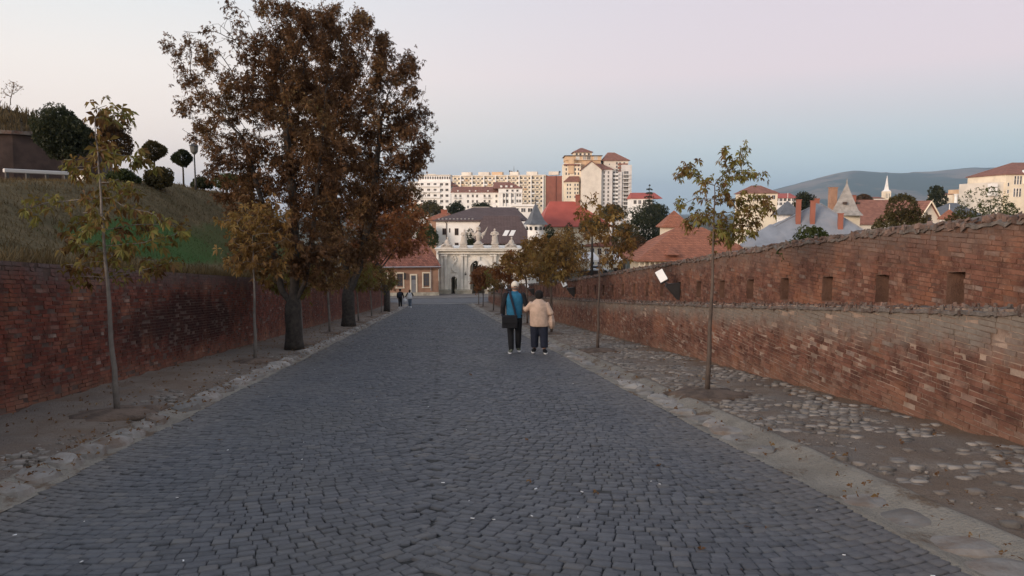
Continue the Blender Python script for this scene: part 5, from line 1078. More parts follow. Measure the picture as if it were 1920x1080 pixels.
# the blank gable slab in front
gx0, gx1, gz = X(1089), X(1126), Z(319)
q = MB().box(gx0, gx1, 0, 16, -1, gz); q.add([(gx0,0,gz),(gx1,0,gz),((gx0+gx1)/2,0,Z(304)),(gx0,16,gz),(gx1,16,gz),((gx0+gx1)/2,16,Z(304))], [(0,1,2),(5,4,3)]); b.part(q, 'gable_slab', K['pale'])
rq = MB(); gm_ = (gx0+gx1)/2
for sg, xe in ((-1, gx0-0.5), (1, gx1+0.8)): rq.loft([[(xe, yq, gz-0.4), (gm_, yq, Z(304)+0.02), (gm_, yq, Z(303)+0.2), (xe, yq, gz)] for yq in (-0.5, 17)])
b.part(rq, 'gable_roof', K['tile_far'])
b.part(MB().hip(gx1-4, X(1149), 1, 17, Z(318), Z(306), gx1-3.9, gx1+1, 9), 'right_roof', K['tile_far'])
b.part(MB().box(gx1+0.003, X(1147), 1.5, 16, -1, Z(318)), 'right_wing', K['greywall']); b.part(MB().box(X(1147)+0.003, X(1166), 4, 16, -1, Z(322)), 'stair_wing', K['greywall'])
b.part(MB().box(X(1134), X(1180), 8, 22, -1, Z(300)), 'right_shaft', K['pale']); b.part(MB().box(X(1166), X(1185), 5, 18, -1, Z(309)), 'bay_shaft', K['greywall'])
b.part(MB().hip(X(1131), X(1183), 7, 23, Z(300), Z(283.5), X(1143), X(1156), 14), 'right_tower_roof', K['tile_far'])
for py in (345, 352.5, 360, 367.5):
    for px in (1064, 1069, 1078, 1083): b.win(X(px), Z(py+4), 0.85, 1.3, 3, 'F', 'one')
for py in (307, 315, 323):
    for px in (1062, 1067, 1079, 1085): b.win(X(px), Z(py+5), 0.9, 1.5, 6, 'F', 'one')
b.part(MB().box(X(1066), X(1076), 5.4, 5.99, Z(325), Z(295)), 'ochre_bay', K['ochre'])
for px in (1084, 1097, 1105, 1118): b.win(X(px), Z(299), 2.0, 2.0, 8.2, 'F', 'two', gm=K['glass_pale'])
for px in (1083, 1090, 1098, 1106): b.win(X(px), Z(289.5), 1.3, 1.2, 11, 'F', 'one')
for i, py in enumerate(np.arange(322, 388, 7.2)):
    for px in (1131.5, 1139.5): b.win(X(px), Z(py+4.5), 1.0, 1.5, 1.5, 'F', 'two')
    for px in (1151, 1157): b.win(X(px), Z(py+5), 1.2, 1.5, 4, 'F', 'two')
    b.balcony(X(1149), X(1159), Z(py+6), 4, 1.0, 0.8, K['white'])
    if py > 308: b.balcony(X(1168), X(1181), Z(py+6), 5, 1.3, 0.95, K['white'], True); b.win(X(1174.5), Z(py+5), 2.6, 1.8, 5, 'F', 'two')
for py in (303, 309.5, 316):
    for px in (1158, 1164, 1172): b.win(X(px), Z(py+5), 1.1, 1.4, 8, 'F', 'two')
    b.balcony(X(1160), X(1178), Z(py+5.6), 8, 1.0, 0.8, K['tile_far'])
for py in (306, 314): b.win(X(1144), Z(py+3), 0.7, 0.9, 8, 'F', 'one')

# ---- life behind the wall by the gate
def canopy(px, D, w, h_eave, h_top, label):
    p = P(px, 480, D); e = empty('market_tent', (p[0], p[1], float(T(p[0], p[1]))), -PSI, label=label, cat='tent', group='white tents beyond the wall')
    q = MB(); q.hip(-w/2, w/2, 0, 3, h_eave, h_top, -w*0.2, w*0.2, 1.5, 0.35); q.build('canopy', K['white_cloth'], e)
    for x in (-w/2+0.06, w/2-0.06):
        for y in (0.06, 2.94): MB().tube([(x,y,0), (x,y,h_eave-0.3)], 0.04, 6).build('pole', K['metal_grey'], e)
    MB().box(-w/2+0.3, w/2-0.3, 2.2, 2.6, 0.02, 0.95).build('counter', K['timber'], e)
canopy(1106, 140, 4.2, 3.1, 4.5, 'white market tent over the wall behind the thin ochre sapling'); canopy(1163, 150, 2.6, 2.6, 4.0, 'small white tent next to the dark trees beyond the wall')
b = Bld('brick_roof_villa', 'yellow villa with patched reddish roof above the white tents', 1137, 165, math.radians(-6))
zt = b.Z(461); b.part(MB().box(b.X(1100), b.X(1160), 0.5, 9, -1, zt), 'wall', K['cream']); b.part(MB().hip(b.X(1096), b.X(1164), 0, 9.5, zt, b.Z(437), b.X(1115), b.X(1140), 4.5), 'roof', K['tile_red']); b.grid(b.X(1104), b.X(1158), 0.6, zt-0.1, 4, 2, 1.0, 1.5, 0.5)
def car(px, D, ang, label, mt, gz=None):
    p = P(px, 480, D); e = empty('parked_car', (p[0], p[1], float(T(p[0], p[1]) if gz is None else gz)), -PSI+ang, label=label, cat='car', group='cars parked in the distance')
    def sec(x, zs, w): return [(x, -w*a, z_) for a, z_ in zs] + [(x, w*a, z_) for a, z_ in reversed(zs)]
    rows = [(-2.05, .35, .75, .62), (-1.98, .28, .88, .80), (-1.2, .25, .98, .86), (-0.1, .25, 1.0, .87), (0.9, .25, .96, .86), (1.7, .27, .84, .84), (2.02, .33, .66, .66)]
    MB().loft([sec(x, ((0.85, z0), (1.0, z0+.15), (1.0, z1-.18), (0.93, z1)), w) for x, z0, z1, w in rows]).build('body', mt, e, True)
    cab = MB().loft([sec(x, ((1.0, z0), (0.9, z1)), w) for x, z0, z1, w in ((-1.75, .86, .90, .74), (-1.1, .93, 1.42, .72), (-0.1, .95, 1.48, .74), (0.35, .94, 1.40, .72), (1.0, .9, .93, .72))]).build('cabin_glass', K['glass'], e, True)
    MB().bev(-1.05, 0.25, -0.62, 0.62, 1.42, 1.51, 0.04).build('roof', mt, cab)
    for x in (-1.3, 1.3):
        for y in (-0.82, 0.82): w = MB().lathe([(0.0, -0.1), (0.26, -0.1), (0.31, -0.06), (0.31, 0.06), (0.26, 0.1), (0.0, 0.1)], 16).build('wheel', K['rubber'], e, True); w.rotation_euler = (math.pi/2, 0, 0); w.location = (x, y, 0.31)
    for y in (-0.55, 0.55): MB().ell((2.0, y, 0.62), (0.06, 0.16, 0.08), 8, 5).build('headlight', K['panel'], e)
car(1048, 150, 0.2, 'white car parked among brown leaves beyond the wall', K['car_white']); car(1075, 156, -0.1, 'white car parked left of the big tent', K['car_white']); car(1122, 152, 0.1, 'pale car parked in front of the big white tent', K['car_white'])

# ------------------------------------------------------------------ square before the gate
strip('plaza', -22, 16, 75.6, 101.5, 0, K['pave'], 40, 0.6, zf=lambda x, y: 0.055, kind='structure')
cross = strip('cross_street', -30, 22, 78.2, 91.5, 0, K['asphalt'], 40, 0.6, zf=lambda x, y: 0.064 + 0.0*x, kind='structure')
for yy in (78.0, 91.6):
    q = MB()
    for x in np.arange(-12, 12, 1.0): q.box(x, x+0.985, yy-0.13, yy+0.13, float(G(yy))+0.0, float(G(yy))+0.085)
    obj('drain_channel', (lambda me: me)(q.build('tmp', K['metal_dark']).data), None, cross); bpy.data.objects.remove(bpy.data.objects['tmp'])

# ------------------------------------------------------------------ plants around the town
GV = 'trees among the houses'
bushy('broad_tree', 'yellowing green tree left of the white townhouse', 770, 462, 138, 105, 78, K['leaf_olive'], 3400, seed=1, group=GV)
bushy('broad_tree', 'fresh green tree tucked against the white townhouse corner', 802, 462, 126, 56, 40, K['leaf_green'], 1800, seed=2, group=GV)
bushy('broad_tree', 'rounded green tree before the stepped white block', 806, 404, 260, 62, 26, K['leaf_olive'], 1700, seed=3, group=GV)
bushy('broad_tree', 'dark round tree before the low white terrace', 855, 404, 240, 38, 24, K['leaf_dark'], 1300, seed=4, group=GV)
bushy('broad_tree', 'small dark tree above the brown townhouse roof', 905, 400, 250, 60, 18, K['leaf_dark'], 1300, seed=5, group=GV)
bushy('broad_tree', 'tall dark evergreen mass right of the villa', 1206, 480, 140, 118, 92, K['leaf_dark'], 5200, seed=6, group=GV)
bushy('broad_tree', 'dark tree directly behind the pavilion eave', 1170, 480, 132, 66, 62, K['leaf_olive'], 2400, seed=7, group=GV)
bushy('broad_tree', 'reddish olive tree low beside the white tents', 1200, 496, 118, 72, 48, K['leaf_redtop'], 2400, seed=8, group=GV)
bushy('broad_tree', 'ochre tree towering over the market tents', 1062, 520, 92, 110, 88, K['leaf_gold'], 3000, seed=9, group=GV)
bushy('broad_tree', 'rusty tree close behind the gate corner', 1012, 520, 88, 92, 74, K['leaf_gold'], 2400, seed=10, group=GV)
bushy('broad_tree', 'olive tree at the foot of the red roofed house', 1110, 440, 135, 70, 34, K['leaf_olive'], 1800, seed=11, group=GV)
bushy('broad_tree', 'olive tree below the apartment tower', 1150, 412, 210, 70, 26, K['leaf_olive'], 1800, seed=12, group=GV)
bushy('broad_tree', 'wide dark tree under the white house right of the tower', 1225, 420, 200, 90, 34, K['leaf_dark'], 2200, seed=13, group=GV)
bushy('broad_tree', 'dark round tree beside the small grey turret', 1508, 398, 165, 50, 38, K['leaf_dark'], 1900, seed=14, group=GV)
bushy('broad_tree', 'dark tall tree behind the boarded gable', 1757, 396, 190, 48, 44, K['leaf_dark'], 1900, seed=15, group=GV)
bushy('broad_tree', 'low brown tree line top between spire and far church', 1618, 378, 260, 40, 14, K['leaf_redtop'], 900, seed=16, group=GV)
bushy('broad_tree', 'olive tree at the foot of the far church', 1690, 384, 300, 60, 16, K['leaf_olive'], 1100, seed=17, group=GV)
bushy('broad_tree', 'dark tree added behind the main arch to keep the passage dark', 898, 556, 112, 60, 62, K['leaf_dark'], 2200, seed=18, group=GV)  # added tree, closes the open back so the archway reads dark
bushy('broad_tree', 'green tree seen through the side door of the gate', 850, 556, 116, 44, 40, K['leaf_green'], 1400, seed=19, group=GV)
GB = 'shrubs growing beyond the loophole wall'
bushy('round_shrub', 'big round dark olive shrub rising over the wall', 1686, 520, 46, 150, 158, K['leaf_olive'], 7500, cat='shrub', seed=21, group=GB, leaf=0.11)
bushy('round_shrub', 'low green shrub over the wall under the cream block', 1858, 520, 42, 190, 150, K['leaf_green'], 5200, cat='shrub', seed=22, group=GB, leaf=0.10)
bushy('round_shrub', 'small olive shrub over the wall beside the green one', 1800, 520, 44, 120, 138, K['leaf_olive'], 3400, cat='shrub', seed=23, group=GB, leaf=0.10)
bushy('climbing_shrub', 'light green climber spilling over the wall before the grey roof', 1522, 520, 13.0, 120, 96, K['leaf_green'], 1500, cat='shrub', seed=24, group=GB, leaf=0.06)
bushy('conifer_tree', 'dark conifer standing between the gate statues', 882, 520, 112, 40, 94, K['leaf_dark'], 2600, seed=41, pointed=True, lumps=16)
bushy('conifer_tree', 'dark pine left of the red roof behind the ochre tree', 1030, 510, 104, 46, 90, K['leaf_dark'], 2200, seed=42, pointed=True, lumps=14)
bushy('conifer_tree', 'dark pine in front of the middle of the red roof', 1066, 510, 108, 46, 94, K['leaf_dark'], 2200, seed=43, pointed=True, lumps=14)
conifer('conifer_tree', 'small spruce on the skyline right of the apartment tower', 1217, 344, 402, 190, 40, K['leaf_dark'], 4, 900)

# ------------------------------------------------------------------ the bank on the left
GH = 'plants on the grassy bank'
e = empty('bastion', P(60, 336, 46), -PSI+math.radians(24), label='dark brick bastion with a grassy mound on top behind the bank', cat='bastion'); e.location.z = 2.2
q = MB(); q.loft([[(x, y0_, -0.5), (x, 12, -0.5), (x, 12, 4.2), (x, y0_+0.8, 4.2)] for x, y0_ in ((-30, 0), (-10, 0), (-1, 0), (3.6, 2.0))]); q.build('wall', K['brick_bast'] if 'brick_bast' in K else mat('bastion brick', (0.048,0.031,0.026), 0.95, 0.3, 1.5, 0.6, 12, dirt=(0.045,0.03,0.026,1), dirt_amt=0.7, dscale=0.5), e)
q = MB(); q.loft([[(x, y0_+0.55, 4.2), (x, y0_+1.3, 4.2), (x, y0_+1.3, 4.42), (x, y0_+0.55, 4.42)] for x, y0_ in ((-30, 0), (-10, 0), (-1, 0), (3.4, 2.0))]); q.build('coping', K['coping'], e)
V = []; nx_ = 60
for i in range(nx_):
    x = -30+33.0*i/(nx_-1)
    for j in range(12):
        y = 1.0+max(0, x+1)*0.45 + 10.5*j/11; hh = 4.3 + 1.9*min(1, j/3.0)*(1-sm((x+3)/6)*0.65) + 0.22*mnoise.noise(Vector((x*0.7, y*0.7, 3))) - (0.25 if j == 0 else 0); V.append((x, y, hh))
ii, jj = np.meshgrid(np.arange(nx_-1), np.arange(11), indexing='ij'); a0 = (ii*12+jj).ravel()
obj('earth_mound', np_mesh('earth_mound', V, np.stack([a0, a0+12, a0+13, a0+1], 1), True), mat('mound turf', (0.075,0.055,0.030), 0.95, 0.35, 2, 0.8, 10), e)
r = np.random.default_rng(3); nb = 5200; xg = r.uniform(-30, 3, nb); yg = 1.0+np.maximum(0, xg+1)*0.45+3.0*r.random(nb); zg = 4.3 + 1.9*np.minimum(1, (yg-1.0-np.maximum(0, xg+1)*0.45)/2.86)*(1-sm((xg+3)/6)*0.65)
def blades(pos, h, w, r):
    n = len(pos); a = r.uniform(0, 2*math.pi, n); ln = r.normal(0, 0.35, (n, 2)); d = np.stack([np.cos(a), np.sin(a), np.zeros(n)], 1)*w; top = pos + np.stack([ln[:, 0]*h, ln[:, 1]*h, h*r.uniform(0.6, 1.2, n)], 1)
    V = np.stack([pos-d, pos+d, top+d*0.15, top-d*0.15], 1).reshape(-1, 3); return V, np.arange(4)[None]+4*np.arange(n)[:, None]
Vb, Fb = blades(np.stack([xg, yg, zg], 1), 0.45, 0.05, r); obj('tall_grass', np_mesh('tall_grass', Vb, Fb), K['grass_dry'], e, kind='stuff')
fb2 = P(20, 197, 48)
make_tree('bare_sapling', 'small nearly bare sapling on the bastion skyline', fb2, line((0,0,0), (0.12,0,0.7), 5, -0.05), [(0.15, 0, 1.15, 0.55, 0.45, 0.45, 1), (-0.2, 0, 0.85, 0.3, 0.3, 0.3, 0.4), (0.4, 0, 1.05, 0.35, 0.3, 0.3, 0.4)], 130, 110, 0.07, K['leaf_gold'], K['bark_young'], 0.03, 0.009, 0.10, 0.8, 0.14, 81, group=GH)
bushy('yew_shrub', 'large dark evergreen shrub at the end of the bastion', 118, 290, 38, 128, 88, K['leaf_dark'], 7000, cat='shrub', seed=31, group=GH, leaf=0.11)
bushy('yew_shrub', 'dark brown shrub right of the large evergreen, behind the sapling', 215, 300, 40, 90, 70, K['leaf_redtop'], 3000, cat='shrub', seed=32, group=GH, leaf=0.10)
def lollipop(px, py, rpx, D, label, mt, seed):
    c = P(px, py, D); gz = T(c[0], c[1]); root = empty('ball_tree', (c[0], c[1], gz), label=label, cat='tree', group=GH); r = np.random.default_rng(seed); R = rpx*D/F
    H = c[2]-gz; n = 2200; u = r.normal(size=(n, 3)); u /= np.linalg.norm(u, axis=1, keepdims=True); pos = u*(R*r.uniform(0.72, 1.0, n)*(1+0.12*np.sin(5*u[:, 0]+seed)))[:, None]; pos[:, 2] = pos[:, 2]*0.78 + H
    V, Fq = leaf_mesh(pos, u + r.normal(0, 0.5, (n, 3)), 0.075*r.uniform(0.6, 1.4, n), 3, r, 1.5, 0.1, 0.35); obj('crown', np_mesh('crown', V, Fq), mt, root)
    MB().tube([(0,0,-0.2), (0.01,0,H*0.5), (0,0,H)], [0.05, 0.04, 0.035], 7).build('trunk', K['bark'], root, True)
lollipop(342, 296, 18, 36, 'clipped ball tree on the skyline beside the park lamp', K['leaf_dark'], 1)
lollipop(288, 282, 22, 34, 'larger clipped ball tree behind the nearest sapling crown', K['leaf_olive'], 2)
c = P(366, 330, 36); gz = T(c[0], c[1]); e = empty('park_lamp', (c[0], c[1], gz), label='slim dark park lamp post on the skyline of the bank', cat='lamp'); H = P(366, 290, 36)[2]-gz
MB().tube([(0,0,-0.1), (0,0,0.3), (0,0,H)], [0.07, 0.045, 0.03], 8).build('post', K['metal_dark'], e, True); lh = MB().lathe([(0.06, H), (0.17, H+0.12), (0.2, H+0.36), (0.16, H+0.40)], 10).build('lantern', K['glass_pale'], e); MB().lathe([(0.24, H+0.402), (0.1, H+0.5), (0.02, H+0.56)], 10).build('cap', K['metal_dark'], lh)
for k, (px, w, h, D, mt, lab) in enumerate(((232, 80, 34, 30, 'leaf_green', 'low green shrub on the crest behind the nearest sapling'), (300, 66, 40, 31, 'leaf_olive', 'olive shrub on the crest under the larger ball tree'), (380, 44, 18, 38, 'leaf_dark', 'small dark shrub on the crest below the park lamp'), (424, 76, 26, 40, 'leaf_green', 'wide green shrub on the crest left of the big chestnut'), (470, 60, 26, 44, 'leaf_olive', 'olive shrub half hidden behind the big chestnut trunk'))):
    bushy('crest_shrub', lab, px, 352, D, w, h, K[mt], 1700, cat='shrub', seed=50+k, group=GH, leaf=0.09)
p0, p1 = P(8, 336, 27), P(128, 336, 29); gz = float(T((p0[0]+p1[0])/2, (p0[1]+p1[1])/2))
e = empty('white_barrier', (*((p0+p1)/2)[:2], gz), math.atan2(p1[1]-p0[1], p1[0]-p0[0]), label='long low white barrier at the foot of the bastion', cat='barrier'); L = np.linalg.norm(p1-p0)
MB().bev(-L/2, L/2, -0.06, 0.06, 0.26, 0.40, 0.02).build('rail', K['greywall'], e)
for q_ in np.linspace(-L/2+0.1, L/2-0.1, 4): MB().box(q_-0.05, q_+0.05, -0.05, 0.05, -0.2, 0.257).build('post', K['metal_dark'], e)
p = P(151, 340, 30); e = empty('barrier_block', (p[0], p[1], float(T(p[0], p[1]))), -PSI, label='short white block with a thin dark board over it, right of the long barrier', cat='barrier')
MB().bev(-0.28, 0.28, -0.15, 0.15, -0.2, 0.30, 0.02).build('block', K['white'], e); MB().box(-0.42, 0.36, -0.18, 0.18, 0.48, 0.52).build('board', K['metal_dark'], e); MB().box(-0.40, -0.36, -0.03, 0.03, -0.2, 0.478).box(0.30, 0.34, -0.03, 0.03, -0.2, 0.478).build('leg', K['metal_dark'], e)

r = np.random.default_rng(9); n = 46000
gx = -5.8 - 9.5*r.random(n)**1.5; gy = 4+52*r.random(n)**1.3; zz = np.array([T(a, b_) for a, b_ in zip(gx, gy)])
green = (((gx+8.7)/1.15)**2+((gy-24)/5.1)**2 < 1.0+0.4*r.normal(size=n)) | ((((gx+8.4)/1.3)**2+((gy-36)/10)**2 < 1.0) & (r.random(n) < 0.6))
pos = np.stack([gx, gy, zz-0.02], 1); edge = np.clip(1-(-5.5-gx)/0.6, 0, 1)
Vb, Fb = blades(pos[~green], 0.12, 0.012, r); V2, F2 = blades(np.stack([-5.50-0.5*r.random(6000), 4+60*r.random(6000)**1.3, np.zeros(6000)], 1), 0.26, 0.012, r)
yq = V2.reshape(-1, 4, 3)[:, 0, 1]; V2[:, 2] += np.repeat(np.array([float(G(a)) for a in yq])+1.93, 4)
obj('bank_grass', np_mesh('bank_grass', np.concatenate([Vb, V2]), np.concatenate([Fb, F2+len(Vb)])), K['grass_dry'], label='dry brown grass on the bank and the wall top', cat='grass', kind='stuff')
Vb, Fb = blades(pos[green], 0.08, 0.010, r); obj('lawn_grass', np_mesh('lawn_grass', Vb, Fb), K['grass_green'], label='patch of green grass on the bank', cat='grass', kind='stuff')

# ------------------------------------------------------------------ fallen leaves and litter
r = np.random.default_rng(10); pts = []
for n, fx in ((900, lambda k: r.normal(-3.3, 0.16, k)), (1300, lambda k: r.uniform(-5.3, -3.4, k)), (260, lambda k: r.normal(3.05, 0.14, k)), (300, lambda k: r.uniform(3.3, 5.2, k)), (60, lambda k: r.uniform(-3.0, 2.7, k))):
    x = fx(n); y = 3.5+52*r.random(n)**1.5; pts.append(np.stack([x, y], 1))
pts = np.concatenate(pts); n = len(pts)
z = G(pts[:, 1]) + np.where(np.abs(pts[:, 0]+0.16) < 2.9, camber(pts[:, 0])+0.014, 0.095)
V, Fq = leaf_mesh(np.stack([pts[:, 0], pts[:, 1], z], 1), np.stack([r.normal(size=n), r.normal(size=n), np.full(n, 0.12)], 1), 0.034*r.uniform(0.4, 1.5, n), 3, r, 1.3, 0.0, 0.3)
V[:, 2] = np.maximum(V[:, 2], np.repeat(np.tile(z-0.012, 3), 4)); obj('fallen_leaves', np_mesh('fallen_leaves', V, Fq), K['fallen'], label='scattered brown fallen leaves along gutters and pavements', cat='leaves', kind='stuff')
n = 60; x = r.uniform(-3, 2.7, n); y = 3.3+22*r.random(n)**1.6; z = G(y)+camber(x)+0.013; s_ = r.uniform(0.004, 0.013, n); a = r.uniform(0, 6.28, n); d = np.stack([np.cos(a), np.sin(a), -SLOPE*np.sin(a)], 1)*s_[:, None]; e_ = np.stack([-np.sin(a), np.cos(a), -SLOPE*np.cos(a)], 1)*(s_*0.4)[:, None]; pc = np.stack([x, y, z], 1); up_ = np.array((0, 0, 0.003))
V = np.stack([pc-d-e_, pc+d-e_, pc+d+e_, pc-d+e_, pc-d-e_+up_, pc+d-e_+up_, pc+d+e_+up_*1.6, pc-d+e_+up_], 1).reshape(-1, 3); fb_ = np.array([(4,5,6,7),(0,1,5,4),(1,2,6,5),(2,3,7,6),(3,0,4,7)])
obj('paper_scraps', np_mesh('paper_scraps', V, (fb_[None]+8*np.arange(n)[:, None, None]).reshape(-1, 4)), K['white'], label='tiny pale scraps of litter on the cobbles', cat='litter', kind='stuff')

# ------------------------------------------------------------------ floodlights on the loophole wall
labs = ['nearest floodlight on the loophole wall, white panel on dark bracket', 'second floodlight from the camera, just right of the walking woman', 'third floodlight from the camera, over the woman\'s dark hair', 'fourth floodlight from the camera, beside the man\'s cap', 'farthest floodlight on the loophole wall, left of the walking man']
for k, yy in enumerate((17.9, 32.3, 46.3, 61.3, 75.8)):
    e = empty('floodlight', (5.90, yy, float(G(yy))+LOWH(yy)+0.06), 0, label=labs[k], cat='floodlight', group='floodlights on the loophole wall')
    q = MB(); q.loft([[(0.0, dy, 0.42), (-0.34, dy, 0.39), (-0.36, dy, 0.34), (-0.06, dy, 0.0), (0.0, dy, 0.0)] for dy in (-0.045, 0.045)]); q.build('bracket', K['metal_dark'], e)
    MB().tube([(-0.30, 0, 0.38), (-0.38, 0.0, 0.46), (-0.45, -0.01, 0.56)], 0.028, 8).build('arm', K['metal_grey'], e)
    h = MB().bev(-0.13, 0.13, -0.035, 0.035, -0.21, 0.21, 0.015).build('housing', K['metal_dark'], e); h.location = (-0.47, -0.05, 0.585); h.scale = (0.85, 0.9, 0.88); h.rotation_euler = (math.radians(-38), math.radians(-30), math.radians(-14))
    MB().bev(-0.115, 0.115, -0.052, -0.036, -0.195, 0.195, 0.008).build('glass_panel', K['panel'], h)

# ------------------------------------------------------------------ people
K['skin'] = mat('skin', (0.42,0.24,0.17), 0.6, 0.06, 6)
def cloth(name, col, var=0.14): return mat(name, col, 0.9, var, 9, 0.9, 9)
def hand(mb, wrist, d, side, s=1.0):
    w = Vector(wrist); d = Vector(d).normalized(); lat = Vector((0, 1, 0)) if abs(d.y) < 0.7 else Vector((1, 0, 0)); lat = (lat - d*lat.dot(d)).normalized(); nrm_ = d.cross(lat)
    mb.tube([w-d*0.03, w, w+d*0.045*s, w+d*0.085*s], [0.022*s, 0.026*s, 0.036*s, 0.030*s], 8, flat=(1, 0.8))
    for k, L in enumerate((0.068, 0.078, 0.073, 0.058)):
        o = w+d*0.075*s+lat*(k-1.5)*0.018*s; mb.tube([o, o+d*L*0.5*s+nrm_*0.006*side, o+d*L*s*0.9+nrm_*0.024*side], [0.0095*s, 0.009*s, 0.0075*s], 6)
    o = w+d*0.03*s+lat*0.03*s; mb.tube([o, o+(d*0.7+lat*0.6)*0.035*s, o+(d*0.95+lat*0.5)*0.06*s], [0.012*s, 0.0105*s, 0.009*s], 6)
def person(loc, rz, label, arms, legs, head, torso, tops, pants_m, shoe_m, top_m, sleeve_m, hair_m, cap=None, hair='short', leg_r=(0.098, 0.078, 0.060), arm_r=(0.062, 0.054, 0.043), pant_end=None, vox=0.014, group=None, sole_m=None):
    e = empty('person', loc, rz, label=label, cat='person', group=group)
    bd = MB()
    hx_, hy_, hz_, hs = head                                   # head centre and half height
    bd.loft([[(hx_+rx*hs*math.cos(2*math.pi*i/14), hy_+dy*hs+ry*hs*math.sin(2*math.pi*i/14), hz_+z*hs) for i in range(14)] for z, rx, ry, dy in ((-1, .25, .3, .18), (-.8, .45, .55, .12), (-.4, .6, .74, .04), (0, .66, .84, 0), (.35, .67, .86, -.03), (.7, .52, .68, -.05), (.93, .26, .34, -.05), (1, .06, .08, -.05))])
    bd.tube([(hx_, hy_+hs*0.86, hz_+hs*0.1), (hx_, hy_+hs*1.02, hz_-hs*0.22)], [hs*0.07, hs*0.13], 6); bd.ell((hx_, hy_+hs*0.72, hz_-hs*0.52), (hs*.26, hs*.08, hs*.07), 8, 5)
    for sg in (-1, 1): bd.ell((hx_+sg*hs*.68, hy_-hs*.05, hz_-hs*.05), (hs*.09, hs*.17, hs*.26), 8, 6); bd.ell((hx_+sg*hs*.28, hy_+hs*.74, hz_+hs*.05), (hs*.12, hs*.08, hs*.08), 8, 5)
    nk = torso[-1]; bd.tube([(nk[3], nk[4], nk[0]-0.08), (hx_, hy_-0.01, hz_-hs*0.5)], [0.06, 0.052], 10)
    bd.loft([[(cx_+(rx-.02)*math.cos(2*math.pi*i/16), cy_+(ry-.02)*math.sin(2*math.pi*i/16), z) for i in range(16)] for z, rx, ry, cx_, cy_ in torso])
    for sd, (a, b_, c_) in zip((-1, 1), arms):
        bd.tube([a, b_, c_], [arm_r[0]-.02, arm_r[1]-.018, .026], 8); hand(bd, c_, Vector(c_)-Vector(b_), sd)
    for a, b_, c_, toe in legs: bd.tube([a, b_, c_], [leg_r[0]-.02, .055, .038], 10); bd.tube([c_, Vector(c_)+Vector((0, 0.08, -0.045))], [.036, .03], 8)
    blob(bd, 'body', K['skin'], e, vox*0.75, 2)
    tp = MB(); tp.loft([[(cx_+rx*math.cos(2*math.pi*i/18)*(1+0.015*math.sin(5*i)), cy_+ry*math.sin(2*math.pi*i/18)*(1+0.02*math.cos(7*i+z*30)), z) for i in range(18)] for z, rx, ry, cx_, cy_ in torso])
    if sleeve_m is top_m:
        for a, b_, c_ in arms: m1 = (Vector(a)+Vector(b_))/2; m2 = Vector(b_)+(Vector(c_)-Vector(b_))*tops; tp.tube([a, m1, b_, m2], [arm_r[0]*1.15, arm_r[0], arm_r[1], arm_r[2]], 10)
    jk = blob(tp, 'top', top_m, e, vox, 3)
    if sleeve_m is not top_m:
        for a, b_, c_ in arms: m1 = (Vector(a)+Vector(b_))/2; m2 = Vector(b_)+(Vector(c_)-Vector(b_))*tops; q = MB().ell(a, (arm_r[0]*1.12,)*3).tube([a, m1, b_, (Vector(b_)+m2)/2, m2], [arm_r[0]*1.1, arm_r[0], arm_r[1]*1.06, arm_r[1], arm_r[2]], 10); blob(q, 'sleeve', sleeve_m, e, vox, 3)
    pt = MB(); z0 = legs[0][0][2]
    pt.ell(((legs[0][0][0]+legs[1][0][0])/2, legs[0][0][1], z0+0.02), (torso[0][1]*0.93, torso[0][2]*0.95, 0.15))
    for a, b_, c_, toe in legs:
        end = Vector(c_) if pant_end is None else Vector(b_)+(Vector(c_)-Vector(b_))*pant_end
        k2 = Vector(b_)+(end-Vector(b_))*0.5; pt.tube([Vector(a)+Vector((0,0,.05)), (Vector(a)+Vector(b_))/2, b_, k2, end], [leg_r[0], leg_r[0]*0.93, leg_r[1], leg_r[1]*0.95, leg_r[2]], 12)
    blob(pt, 'trousers', pants_m, e, vox, 3)
    for a, b_, c_, toe in legs:
        cv = Vector(c_); q = MB(); q.ell((cv.x+toe*0.03, cv.y+0.055, cv.z-0.035), (0.046, 0.135, 0.042), 12, 8); q.ell((cv.x, cv.y-0.01, cv.z-0.0), (0.044, 0.06, 0.055), 10, 8); sh = blob(q, 'shoe', shoe_m, e, 0.011, 2)
        n_ = 14; MB().loft([[(cv.x+toe*0.03+0.05*math.cos(2*math.pi*i/n_)*sc, cv.y+0.05+0.14*math.sin(2*math.pi*i/n_)*sc, cv.z+z) for i in range(n_)] for sc, z in ((0.95, -0.080), (1.0, -0.07), (0.98, -0.05))]).build('sole', sole_m or K['white'], sh)
    q = MB()
    if hair == 'cap':
        q.ell((hx_, hy_-hs*.12, hz_-hs*.25), (hs*.64, hs*.74, hs*.42), 12, 8); blob(q, 'hair', hair_m, e, 0.012, 2)
        q = MB(); q.loft([[(hx_+rx*hs*math.cos(2*math.pi*i/16), hy_-hs*.03+ry*hs*math.sin(2*math.pi*i/16), hz_+z*hs) for i in range(16)] for z, rx, ry in ((.02, .76, .92), (.3, .78, .96), (.62, .70, .86), (.92, .48, .6), (1.1, .2, .25), (1.13, .03, .03))])
        cp = blob(q, 'cap', cap, e, 0.012, 2); MB().loft([[(hx_+x*hs, hy_+y*hs, hz_+(z)*hs) for x, y, z in ((-.6, .55, .1), (-.5, 1.15, .02), (0, 1.42, 0), (.5, 1.15, .02), (.6, .55, .1))], [(hx_+x*hs, hy_+y*hs, hz_+(z+.1)*hs) for x, y, z in ((-.6, .55, .1), (-.5, 1.15, .02), (0, 1.42, 0), (.5, 1.15, .02), (.6, .55, .1))]]).build('visor', cap, cp)
